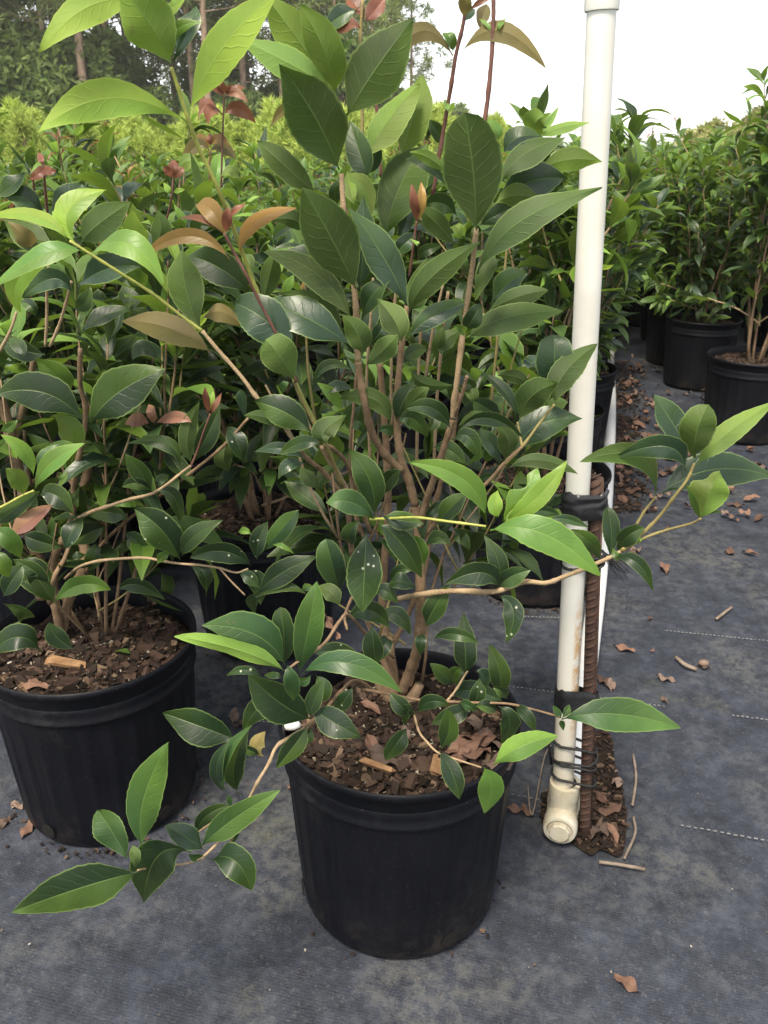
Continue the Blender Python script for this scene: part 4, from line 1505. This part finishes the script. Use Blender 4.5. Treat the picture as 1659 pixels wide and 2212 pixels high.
def cord(vys, label, seed, frayed=False):
    rnd = random.Random(seed)
    root = empty('cord_tie', (base.x, base.y, 0), 0, label, 'cord')
    off = Vector((base.x, base.y, 0))
    for vy, sl in vys:
        z = (base + ax * on_riser(vy)).z
        lp = stadium(z, .0022)
        pts = [p - off + Vector((0, 0, sl * math.cos(2 * math.pi * k / 50 + 1.0) + rnd.gauss(0, .0004))) for k, p in enumerate(lp)]
        m = MB()
        m.tube(pts + [pts[0]], .0021, 6, False, wob=.3, seed=vy)
        m.build('loop', M_CORD, root)
    if frayed:
        m = MB()
        z = (base + ax * on_riser(vys[0][0])).z
        k0 = stadium(z, .003)[38] - off
        for i in range(26):
            d = Vector((rnd.uniform(.5, 1), rnd.uniform(-.5, .1), rnd.uniform(-1.1, -.25))).normalized() * rnd.uniform(.022, .05)
            m.tube([k0 + Vector((0, 0, rnd.uniform(-.008, .004))), k0 + d * .5 + Vector((rnd.gauss(0, .003), 0, .003)), k0 + d], [.0006, .0005, .0003], 4)
        m.build('frayed_end', M_CORD, root)
    else:
        m = MB()
        z = (base + ax * on_riser(vys[0][0])).z
        k0 = stadium(z, .003)[10] - off
        m.tube([k0, k0 + Vector((-.008, -.004, -.01)), k0 + Vector((-.004, -.004, -.03)), k0 + Vector((0, -.002, -.05))], .002, 6)
        m.build('loose_end', M_CORD, root)
cord([(1195, .002), (1206, -.003), (1215, .003)], 'black string tie with a frayed end, halfway up the rebar', 3, True)
cord([(1602, -.004), (1628, .006), (1640, -.002), (1672, -.003)], 'black cord looped round pipe and rebar just above the tee', 4)

# ------------------------------------------------------------------ shrubs of the block behind
def shrub(loc, rz, proto, label, group, near, zs=1.0):
    t = empty('potted_shrub', (loc[0], loc[1], 0), rz, label, 'potted shrub', group)
    add_pot(t, near, (), rz * 1.3)
    return t

PROTO = [grow(100 + i, hgt, n, 1.0, lw, 1.0, br, lm) for i, (hgt, n, lw, br, lm) in enumerate(
    [(.78, 6, 4, .08, .12), (.80, 6, 1, .16, .08), (.76, 7, 9, .05, .20), (.80, 6, 3, .10, .15), (.78, 6, 9, .20, .10)])]
GLARE_PALE = {'d': 'n', 'g': 'n'}  # paler kinds put the lens glare over far rows into leaf colour
FAR_F = [joined_foliage('foliage', [a[:4] + (GLARE_PALE.get(a[4], a[4]), a[5]) for a in lv], 4) for (_, lv) in PROTO]
FAR_S = [joined_stems('stems', st) for (st, _) in PROTO]
def near_shrub(loc, rz, k, label, group=None, cap=300, s=1.0, minz=0.0):
    t = empty('potted_shrub', (loc[0], loc[1], 0), rz, label, 'potted shrub', group)
    add_pot(t, True, (), rz * 1.3)
    st, lv = PROTO[k]
    for i, (pts, rad, bark) in enumerate(st):
        key = ('stem', k, i)
        if key not in _leafcache:
            m = MB(); m.tube(pts, rad, 6, True, wob=.15, seed=i)
            _leafcache[key] = m.mesh('stem', BM[bark])
        o = link('stem', _leafcache[key], t)
        o.location.z = SOIL_Z; o.scale = (1, 1, s)
    lv = sorted([a for a in lv if a[0].z > minz], key=lambda a: -(a[0].z + a[3] * 2))
    sc_ = lambda a: ((Vector((a[0].x, a[0].y, a[0].z * s))),) + a[1:]
    add_leaves(t, [sc_(a) for a in lv], SOIL_Z, cap)
    return t
FAR_R = {k: joined_foliage('foliage', [a[:4] + ({'d': 'm', 'g': 'n'}.get(a[4], a[4]), a[5]) for a in PROTO[k][1]], 4) for k in (2, 3, 4)}  # yellower still: glare across the aisle carried by the leaf colour
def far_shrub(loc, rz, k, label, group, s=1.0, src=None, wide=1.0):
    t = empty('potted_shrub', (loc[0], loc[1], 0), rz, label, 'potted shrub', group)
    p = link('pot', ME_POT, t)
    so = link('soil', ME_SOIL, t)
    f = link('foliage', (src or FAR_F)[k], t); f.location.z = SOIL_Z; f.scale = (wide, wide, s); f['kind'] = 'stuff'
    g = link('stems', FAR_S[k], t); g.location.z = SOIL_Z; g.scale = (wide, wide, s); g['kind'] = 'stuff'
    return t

MID = near_shrub((-.257, 1.665), 0, 0, 'potted shrub directly behind the gap between the two front pots', None, 280, .98, .13)
near_shrub((.370, 1.90), 2.0, 1, 'potted shrub behind the stand pipe, its black pot half hidden by pipe and rebar', None, 280, .95, .16)
near_shrub((.640, 2.92), 3.1, 2, 'potted shrub at the aisle edge of the block, touching the long white ground pipe', None, 260, .98)
hero_stems(MID, '''
T1 red 1.9 1.5 : 955 830 1.55  958 700 1.54  962 580 1.54  966 480 1.54  970 400 1.54
T1 red 1.8 1.4 : 905 830 1.56  905 740 1.56  907 650 1.56
''', 51)
hero_table(MID, '''
@T1 1.54
965 495 1030 470 1098 528 52 r
960 495 915 475 900 535 55 r
955 492 890 455 858 515 55 p
972 425 1015 400 1067 442 36 p
965 422 920 375 868 378 32 r
968 412 955 375 922 348 36 r
970 408 1010 382 1055 380 28 r
973 405 985 385 1000 368 24 r
907 655 850 630 785 705 55 b 1.56
907 655 960 635 1020 690 55 b 1.56
907 640 870 605 830 612 40 o 1.56
907 640 940 600 985 625 40 o 1.56
908 630 905 600 910 580 30 r 1.56
760 780 800 700 870 720 60 um 1.5
1040 780 1000 740 960 760 60 um 1.5
''', 52)
rnd = random.Random(8)
da, db = Vector((.27, .98, 0)).normalized() * .52, Vector((-.98, .20, 0)).normalized() * .50
org = Vector((.370, 1.90, 0))
spots = []
for i in range(-2, 19):
    for j in range(0, 22):
        p = org + da * i + db * j
        if p.y < 1.55 or p.y > 9.5: continue
        if abs(p.x) > .46 * p.y + .55: continue
        if i == 0 and j == 0: continue
        if (p - Vector((-.257, 1.665, 0))).length < .38 or (p - Vector((.640, 2.92, 0))).length < .35 or (p - Vector((-.458, 1.152, 0))).length < .42: continue
        p += Vector((rnd.gauss(0, .03), rnd.gauss(0, .03), 0))
        spots.append(p)
spots.sort(key=lambda p: p.y)
for q, p in enumerate(spots):
    k = rnd.randrange(5); a = rnd.uniform(0, 6.28); s = rnd.uniform(.92, 1.05) if p.y < 2.8 else rnd.uniform(.80, .97) if p.y < 4.5 else rnd.uniform(.68, .84)
    if p.y < 2.95:
        near_shrub(p, a, k, 'leafy green potted shrub packed in the rows just behind the front shrubs', 'shrubs packed in the near rows of the block', 240, s)
    else:
        far_shrub(p, a, k, 'leafy green potted shrub in the far rows of the block, mostly hidden', 'shrubs in the far rows of the block', s)
# block across the aisle
near_shrub((1.345, 3.09), 1.0, 3, 'potted shrub across the aisle with bare lower stems above its wide black pot', None, 280, 1.24)
near_shrub((1.42, 3.84), 2.4, 4, 'potted shrub across the aisle, second in line behind the one with bare stems', None, 240, 1.08)
da2 = Vector((.11, .99, 0)).normalized() * .58
for i in range(-1, 13):
    for j in range(0, 9):
        p = Vector((1.345, 3.09, 0)) + da2 * i + Vector((.58, -.10, 0)) * j
        if j == 0 and i < 2: continue
        if p.y < 2.5 or p.x > .46 * p.y + .6: continue
        p += Vector((rnd.gauss(0, .03), rnd.gauss(0, .03), 0))
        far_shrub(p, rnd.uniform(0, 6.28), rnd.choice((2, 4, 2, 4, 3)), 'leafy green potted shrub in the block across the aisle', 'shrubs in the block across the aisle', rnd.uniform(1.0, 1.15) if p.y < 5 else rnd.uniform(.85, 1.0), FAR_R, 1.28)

# ------------------------------------------------------------------ litter
def curl_leaf(seed, L=.06):
    r_ = random.Random(seed)
    d = r_.uniform(.05, .4)
    arr = leaf_arrays(Vector((0, -.5, .02)), Vector((r_.uniform(-.08, .08), 0, d * .25)), Vector((0, .5, .02)), Vector((r_.uniform(.18, .27), 0, 0)), n=9,
                      fold=r_.uniform(-.5, .9), tooth=.05, wave=r_.uniform(.2, .6), seed=seed, across=(-1, 0, 1))
    return arr
DEAD = [leaf_mesh('dead_leaf', curl_leaf(200 + i), M_DEAD if i % 3 else M_DEAD2) for i in range(9)]
def dead(p, L, rz, k, label, group, tilt=(0, 0)):
    o = link('dead_leaf', DEAD[k % 9])
    o.location = p
    o.rotation_euler = (tilt[0], tilt[1], rz)
    o.scale = (L, L, L)
    return tag(o, label, 'dead leaf', group)
rl = random.Random(12)
for (x, y, L) in [(1437, 1228, .062), (1300, 1470, .042), (1322, 1478, .040), (1348, 1400, .050), (1438, 1465, .040), (1372, 1190, .045), (1440, 1142, .03), (1405, 1335, .02),
                  (1355, 2128, .038), (10, 1775, .035), (1365, 1195, .04), (1620, 1195, .05), (1580, 1190, .05), (1590, 1090, .05), (1640, 1120, .05), (1520, 1440, .03), (1437, 1510, .025),
                  (1112, 1745, .04), (1140, 1750, .03), (520, 1560, .03), (1410, 1405, .012), (60, 1790, .04), (35, 1740, .03), (640, 1700, .03), (508, 1545, .04), (550, 1500, .03)]:
    dead(G(x, y, .004), L, rl.uniform(0, 6.28), rl.randrange(9), 'dry brown leaf lying alone on the grey ground fabric', 'dry leaves scattered on the fabric', (rl.gauss(0, .12), rl.gauss(0, .12)))
n = 0
while n < 150:
    vx, vy = rl.uniform(1325, 1640), rl.uniform(745, 1120)
    dens = 1.0 if (vx < 1420 and 820 < vy < 1060) else .75 if 940 < vy < 1040 else .28
    if rl.random() > dens: continue
    p = G(vx, vy, .004)
    if (p - Vector((1.345, 3.09, 0))).length < .19: continue
    n += 1
    p.z += rl.uniform(0, .012)
    dead(p, rl.uniform(.030, .062), rl.uniform(0, 6.28), rl.randrange(9), 'dry brown leaf in the litter drift along the aisle', 'dry leaves drifted along the aisle', (rl.gauss(0, .3), rl.gauss(0, .3)))
for (x, y, L, a) in [(1020, 1560, .060, .4), (1045, 1590, .075, 1.2), (1000, 1610, .075, 2.0), (985, 1620, .060, 3.0), (1065, 1600, .060, .9), (1030, 1625, .055, 2.4),
                     (840, 1640, .070, 1.3), (800, 1620, .050, .3), (800, 1530, .035, 1.0), (890, 1470, .055, 2.7), (870, 1590, .045, .6), (1080, 1640, .05, 1.9)]:
    p = G(x, y, SOIL_Z + .008)
    dead(p, L, a, int(x) % 9, 'dry brown leaf lying on the bark in the front pot', 'dry leaves on the soil of the front pot', (rl.gauss(0, .25), rl.gauss(0, .25)))
for (x, y, L, a) in [(70, 1478, .05, 1.4), (330, 1300, .035, .2), (395, 1330, .03, .8)]:
    dead(G(x, y, SOIL_Z + .005), L, a, int(x) % 9, 'dry brown leaf lying on the bark in the left pot', 'dry leaves on the soil of the left pot', (rl.gauss(0, .15), rl.gauss(0, .15)))
for (x, y, L, a) in [(1290, 1790, .062, -.5), (1318, 1745, .045, 1.8), (1322, 1800, .035, .4), (1300, 1720, .03, .6), (1335, 1690, .04, 2.2)]:
    dead(G(x, y, .016), L, a, int(x) % 9, 'dry brown leaf in the cut of the fabric beside the rebar', 'dry leaves in the cut beside the rebar', (rl.gauss(0, .25), rl.gauss(0, .25)))
o = link('dead_leaf', DEAD[2]); p = P(713, 1352, .765); o.location = p; o.scale = (.032,) * 3; o.rotation_euler = (.9, .3, 1.3)
tag(o, 'red brown dry leaf caught on the low branch of the front shrub', 'dead leaf')
o = link('fallen_leaf', shared_leaf(4, 'm')); o.location = G(285, 1415, SOIL_Z + .008); o.scale = (.035,) * 3; o.rotation_euler = (.1, .1, 1.2)
tag(o, 'small fresh green leaf fallen on the soil of the left pot', 'leaf')

# bark chips in the cut and a spill along the aisle
def in_poly(p, poly):
    c = False
    for i in range(len(poly)):
        a, b = poly[i], poly[i - 1]
        if (a.y > p.y) != (b.y > p.y) and p.x < (b.x - a.x) * (p.y - a.y) / (b.y - a.y) + a.x: c = not c
    return c
def place_hole(r_):
    while True:
        p = G(r_.uniform(1165, 1362), r_.uniform(1570, 1850))
        if in_poly(p, hole_pts): return (p.x, p.y, .0065 + r_.uniform(0, .004))
c_ = chips(520, place_hole, random.Random(5), .003, .015, .5).build('bark_mulch', M_CHIP, soil_patch, False)
c_['kind'] = 'stuff'
def place_aisle(r_):
    t = r_.random()
    vy = 780 + 330 * t
    p = G(1330 + abs(r_.gauss(0, 38)) + r_.uniform(-6, 6), vy)
    return (p.x, p.y, .004)
c_ = chips(1100, place_aisle, random.Random(6), .004, .020, .4).build('bark_debris', M_CHIP, None, False)
tag(c_, 'dark crumbled bark debris spread along the white ground pipe', 'bark debris', None, 'stuff')
def place_foot(cx, cy, r0):
    def f(r_):
        an = r_.uniform(0, 6.28); rr = r0 + abs(r_.gauss(0, .013))
        return (cx + rr * math.cos(an), cy + rr * math.sin(an), .003)
    return f
for (cx, cy, nn, sd) in [(-.458, 1.152, 150, 1), (.370, 1.90, 110, 2), (-.257, 1.665, 90, 3), (.0215, .952, 22, 4)]:
    c_ = chips(nn, place_foot(cx, cy, POT_B + .002), random.Random(sd), .002, .009, .4).build('bark_debris', M_CHIP, None, False)
    tag(c_, ['bark crumbs round the foot of the left pot', 'bark crumbs round the foot of the pot behind the stand pipe', 'bark crumbs round the foot of the middle pot', 'bark crumbs round the foot of the front pot'][sd - 1], 'bark debris', None, 'stuff')
def place_open(r_):
    p = G(r_.uniform(-40, 1700), 1150 + 1050 * r_.random() ** .8)
    return (p.x, p.y, .0025)
c_ = chips(80, place_open, random.Random(9), .0015, .0045, .5).build('fine_debris', M_GRIT, fabric, False)
c_['kind'] = 'stuff'

def twig(pts, r, label):
    m = MB()
    m.tube([Vector(p) for p in spline([tuple(p) for p in pts], 5)], r, 6, True, wob=.3, seed=r * 1e4)
    return tag(m.build('twig', M_TWIG), label, 'twig')
twig([G(1368, 1630, .006), G(1374, 1680, .008), G(1366, 1740, .006)], .0022, 'dark upright twig lying past the cut beside the rebar')
twig([G(1348, 1855, .005), G(1372, 1800, .010), G(1368, 1765, .008)], .0022, 'grey bent twig on the edge of the fabric cut')
twig([G(1294, 1862, .006), G(1340, 1868, .006), G(1393, 1878, .005)], .0027, 'straight pale twig in front of the fabric cut')
twig([G(1140, 1700, .005), G(1150, 1760, .008), G(1175, 1640, .006), G(1190, 1610, .006)], .0014, 'thin wiry twig left of the stand pipe tee')
twig([G(1547, 1337, .005), G(1580, 1312, .006)], .0035, 'short straight brown stick on open fabric')
twig([G(1460, 1420, .006), G(1480, 1436, .008), G(1505, 1446, .006)], .0042, 'short thick pale stick beside a nut shell')
m = MB()
m.lathe([(.0001, 0), (.6, .1), (1, .5), (.75, .95), (.0001, 1.15)], 12)
for v in range(len(m.v)):
    x, y, z = m.v[v]; m.v[v] = (x + .2 * noise.noise(Vector((x, y, z * 3))), y * .8, z)
o = m.build('nut_shell', M_DEAD2); o.location = G(1519, 1438, .002); o.scale = (.011, .011, .012)
tag(o, 'small round brown nut shell beside the pale stick', 'nut')
o = link('pebble', o.data.copy()); o.data.materials.clear(); o.data.materials.append(M_STONE)
o.location = G(628, 1575, SOIL_Z + .006); o.scale = (.014, .012, .012)
tag(o, 'white pebble resting at the rim of the front pot', 'stone')
rc = random.Random(31)
for (x, y, L, W, a, lab) in [(945, 1655, .05, .018, 1.35, 'split orange wood chip standing at the front pot rim'), (815, 1655, .05, .010, -.35, 'long thin wood chip on the soil of the front pot'),
                             (145, 1432, .075, .018, -.15, 'large pale wood chip on the soil of the left pot')]:
    m = MB()
    chip_mesh(m, Vector((0, 0, 0)), L, W, .006, Matrix.Identity(3), rc)
    o = m.build('wood_chip', M_WOOD, None, False)
    o.location = G(x, y, SOIL_Z + .007); o.rotation_euler = (.2, .1, a)
    tag(o, lab, 'wood chip')
# ------------------------------------------------------------------ trees beyond the nursery
def needle_mat(name, a, b, tr):
    t = NT(name)
    g = t.node('ShaderNodeNewGeometry')
    inf = t.node('ShaderNodeObjectInfo')
    n1 = t.noise(g.outputs['Position'], .9, 3, .6)
    c = t.ramp(t.math('ADD', t.math('MULTIPLY', g.outputs['Random Per Island'], .6), t.math('MULTIPLY', n1, .4)), [(.2, a), (.8, b)])
    hv = t.node('ShaderNodeHueSaturation', Color=c)
    t.set(hv.inputs['Value'], t.math('ADD', t.math('MULTIPLY', inf.outputs['Random'], .5), .75))
    b_ = t.node('ShaderNodeBsdfPrincipled', Base_Color=hv.outputs[0], Roughness=.6)
    b_.inputs['Specular IOR Level'].default_value = .2
    tl = t.node('ShaderNodeBsdfTranslucent'); t.l.new(t.mix(.5, hv.outputs[0], tr), tl.inputs[0])
    mx = t.node('ShaderNodeMixShader'); mx.inputs[0].default_value = .35
    t.l.new(b_.outputs[0], mx.inputs[1]); t.l.new(tl.outputs[0], mx.inputs[2]); t.l.new(mx.outputs[0], t.out.inputs[0])
    return t.m
M_PINE = needle_mat('pine_needles', (.085, .125, .042), (.28, .33, .12), (.36, .42, .13))
M_YPINE = needle_mat('young_pine_needles', (.20, .29, .055), (.47, .55, .13), (.6, .7, .15))
M_BROAD = needle_mat('broadleaf_foliage', (.075, .125, .035), (.23, .30, .09), (.2, .3, .06))
M_YELLOW = needle_mat('yellowish_foliage', (.15, .17, .055), (.33, .33, .12), (.45, .45, .14))
M_PBARK = simple('pine_bark', (.17, .11, .08), (.38, .27, .20), 3.0, .9, .8, .03, .1)

def tufts(centers, rnd, n, size, thin, mat, name, up=.0):
    """clumps of small pointed blades"""
    cs = np.array([tuple(c[0]) for c in centers]); rs_ = np.array([c[1] for c in centers])
    k = len(cs)
    g = np.random.default_rng(rnd.randrange(10 ** 6))
    C = np.repeat(cs, n, 0); Rr = np.repeat(rs_, n)
    d = g.normal(size=(k * n, 3)); d /= np.linalg.norm(d, axis=1, keepdims=True)
    o = C + d * (Rr * g.random(k * n) ** .45)[:, None] * np.array([1, 1, .75])
    dr = d + g.normal(size=d.shape) * .7; dr[:, 2] += up
    dr /= np.linalg.norm(dr, axis=1, keepdims=True)
    sd_ = np.cross(dr, g.normal(size=dr.shape)); sd_ /= np.linalg.norm(sd_, axis=1, keepdims=True)
    L = size * (.6 + .8 * g.random(k * n))[:, None]
    a, b, c = o - sd_ * L * thin, o + sd_ * L * thin, o + dr * L
    V = np.stack([a, b, c], 1).reshape(-1, 3)
    me = bpy.data.meshes.new(name)
    me.from_pydata(V.tolist(), [], np.arange(len(V)).reshape(-1, 3).tolist())
    me.materials.append(mat)
    me.update()
    return me

def pine_proto(seed, H, clear):
    rnd = random.Random(seed)
    m = MB()
    lean = Vector((rnd.gauss(0, .25), rnd.gauss(0, .25), 0))
    tp = lambda z: Vector((lean.x * (z / H) ** 2, lean.y * (z / H) ** 2, z))
    m.tube([tp(H * i / 10) for i in range(11)], [.17 * (1 - .8 * i / 10) + .01 for i in range(11)], 9, True, wob=.15, seed=seed)
    cs = []
    for i in range(46):
        t = i / 45
        z = H * (clear + (1 - clear) * t)
        az = i * 2.4 + rnd.gauss(0, .4)
        L = (2.5 * (1 - t) ** .7 + .5) * rnd.uniform(.5, 1.1)
        a = tp(z); b = a + Vector((math.cos(az) * L, math.sin(az) * L, L * rnd.uniform(.0, .45)))
        mid = a.lerp(b, .5) + Vector((0, 0, -.06 * L))
        m.tube([a, mid, b], [.035 * (1 - .5 * t), .022, .008], 5, False)
        for q in range(2):
            cs.append((a.lerp(b, rnd.uniform(.45, 1.05)) + Vector((rnd.gauss(0, .22), rnd.gauss(0, .22), rnd.gauss(.05, .15))), rnd.uniform(.30, .52)))
    return m.mesh('trunk', M_PBARK), tufts(cs, rnd, 70, .30, .13, M_PINE, 'crown')
def bush_proto(seed, H, W, mat, n=60, size=.22, thin=.25, up=.0):
    rnd = random.Random(seed)
    m = MB()
    m.tube([Vector((0, 0, 0)), Vector((rnd.gauss(0, .05), 0, H * .35)), Vector((rnd.gauss(0, .1), 0, H * .75))], [.05 * H / 2, .035 * H / 2, .012], 7)
    cs = []
    for i in range(n):
        z = H * (.12 + .85 * rnd.random() ** .8)
        r = W * math.sin(math.pi * min(.98, (z / H) * .8 + .14)) ** .8 * math.sqrt(rnd.random())
        az = rnd.uniform(0, 6.28)
        c = Vector((r * math.cos(az), r * math.sin(az), z))
        m.tube([Vector((0, 0, z * .6)), c], [.014 * H / 2, .004], 4, False)
        cs.append((c, rnd.uniform(.12, .24) * H / 2.2))
    return m.mesh('trunk', M_PBARK), tufts(cs, rnd, 46, size, thin, mat, 'crown', up)

def young_pine_proto(seed, H):
    """bushy cone of upright pale candles"""
    rnd = random.Random(seed)
    m = MB()
    m.tube([Vector((0, 0, 0)), Vector((0, 0, H * .5)), Vector((0, 0, H))], [.035, .022, .006], 6)
    cs = []
    for i in range(70):
        t = rnd.random() ** .8
        z = H * (.08 + .80 * t)
        r = (.62 * (1 - t) + .10) * math.sqrt(rnd.uniform(.25, 1))
        az = rnd.uniform(0, 6.28)
        c = Vector((r * math.cos(az), r * math.sin(az), z))
        m.tube([Vector((0, 0, z * .75)), c], [.008, .004], 4, False)
        for q in range(4):                           # a candle: stacked tufts rising
            cs.append((c + Vector((rnd.gauss(0, .01), rnd.gauss(0, .01), .055 * q)), .075 - .012 * q))
    return m.mesh('trunk', M_PBARK), tufts(cs, rnd, 18, .10, .10, M_YPINE, 'crown', .9)

PINES = [pine_proto(i, 15.0, c) for i, c in enumerate((.30, .42, .22, .36))]
YPINES = [young_pine_proto(20 + i, 1.5) for i in range(3)]
BROADS = [bush_proto(40 + i, 4.5, 1.7, M_BROAD, 70, .30, .30) for i in range(3)]
YELS = [bush_proto(50 + i, 4.0, 1.8, M_YELLOW, 70, .26, .30) for i in range(2)]

def tree(name, proto, loc, rz, s, label, cat, group):
    t = empty(name, loc, rz, label, cat, group)
    for nm, me in zip(('trunk', 'crown'), proto):
        o = link(nm, me, t); o.scale = (s, s, s)
    return t
rt_ = random.Random(17)
# tall pine wood, nearer on the left and running off to the right
for row in range(3):
    for i in range(15):
        f = i / 14
        x = -23 + 24.5 * f + rt_.gauss(0, .6) + row * .7
        Y = 34 + row * 4.5 + 10 * f + rt_.gauss(0, 1.2)
        s = rt_.uniform(.85, 1.15) * (1 if f < .72 else 1 - 1.5 * (f - .72))
        if x / Y > .03: continue
        tree('pine_tree', PINES[rt_.randrange(4)], (x, Y, -.03), rt_.uniform(0, 6.28), s, 'tall pine with bare brown trunk in the wood behind the shrubs', 'pine tree', 'tall pines of the wood')
for i in range(26):
    x = -21 + 22 * i / 25 + rt_.gauss(0, .5); Y = 32.5 + 9 * i / 25 + rt_.uniform(0, 9)
    tree('understory_tree', BROADS[rt_.randrange(3)], (x, Y, -.03), rt_.uniform(0, 6.28), rt_.uniform(.6, 1.25), 'dark leafy understory tree among the pine trunks', 'tree', 'understory trees among the pines')
# row of young bright pines in front of the wood
for i in range(72):
    x = -8.5 + 10.5 * i / 71 + rt_.gauss(0, .15); Y = 14.0 + 1.6 * (i % 3) + rt_.gauss(0, .5)
    tree('young_pine', YPINES[rt_.randrange(3)], (x, Y, -.03), rt_.uniform(0, 6.28), rt_.uniform(.85, 1.12), 'bushy bright green young pine in the row before the wood', 'young pine', 'young pines in the row before the wood')
# far trees on the right
for (vx, vtop, Y, k) in [(905, 262, 70, 0), (945, 240, 72, 1), (985, 228, 74, 0), (1020, 252, 78, 1), (1055, 262, 80, 2), (1095, 275, 84, 2), (1130, 290, 82, 0), (1165, 300, 86, 1), (1210, 315, 92, 2), (1270, 318, 95, 1),
                         (1340, 325, 110, 0), (1400, 330, 120, 1), (1450, 330, 120, 2), (1330, 322, 100, 2)]:
    top_ = P(vx, vtop, Y)
    h = top_.z
    pr = BROADS[k] if k != 1 else YELS[0]
    tree('distant_tree', pr, (top_.x, Y, -.03), rt_.uniform(0, 6.28), max(h / (4.3 if k != 1 else 3.8), .3), 'hazy rounded tree on the far skyline right of the pines', 'tree', 'hazy trees on the skyline')
for (vx, vtop, Y) in [(1515, 275, 26), (1560, 258, 27), (1605, 262, 28), (1655, 240, 27)]:
    top_ = P(vx, vtop, Y)
    tree('yellow_tree', YELS[rt_.randrange(2)], (top_.x, Y, -.03), rt_.uniform(0, 6.28), top_.z / 3.8, 'pale yellow green tree rising behind the block across the aisle', 'tree', 'pale trees behind the aisle block')
for (vx, vtop, Y) in [(1290, 360, 12.5), (1420, 395, 11.5), (1400, 410, 12.2), (1340, 385, 13.0)]:
    top_ = P(vx, vtop, Y)
    tree('yellow_shrub', YELS[rt_.randrange(2)], (top_.x, Y, -.03), rt_.uniform(0, 6.28), max(top_.z, .55) / 3.8, 'low yellow leaved shrub at the far end of the aisle', 'shrub', 'yellow shrubs at the end of the aisle')

# ------------------------------------------------------------------ hazy summer air
hz = MB()
hz.box((0, 60, 9.0), (260, 190, 20.4))
haze = hz.build('haze', bpy.data.materials.new('haze'), None, False)
hm = haze.data.materials[0]; hm.use_nodes = True
hm.node_tree.nodes.clear()
ho = hm.node_tree.nodes.new('ShaderNodeOutputMaterial')
hv_ = hm.node_tree.nodes.new('ShaderNodeVolumePrincipled')
hv_.inputs['Color'].default_value = (.99, .98, .95, 1)
hv_.inputs['Density'].default_value = .0008
hm.node_tree.links.new(hv_.outputs[0], ho.inputs['Volume'])
haze['kind'] = 'stuff'
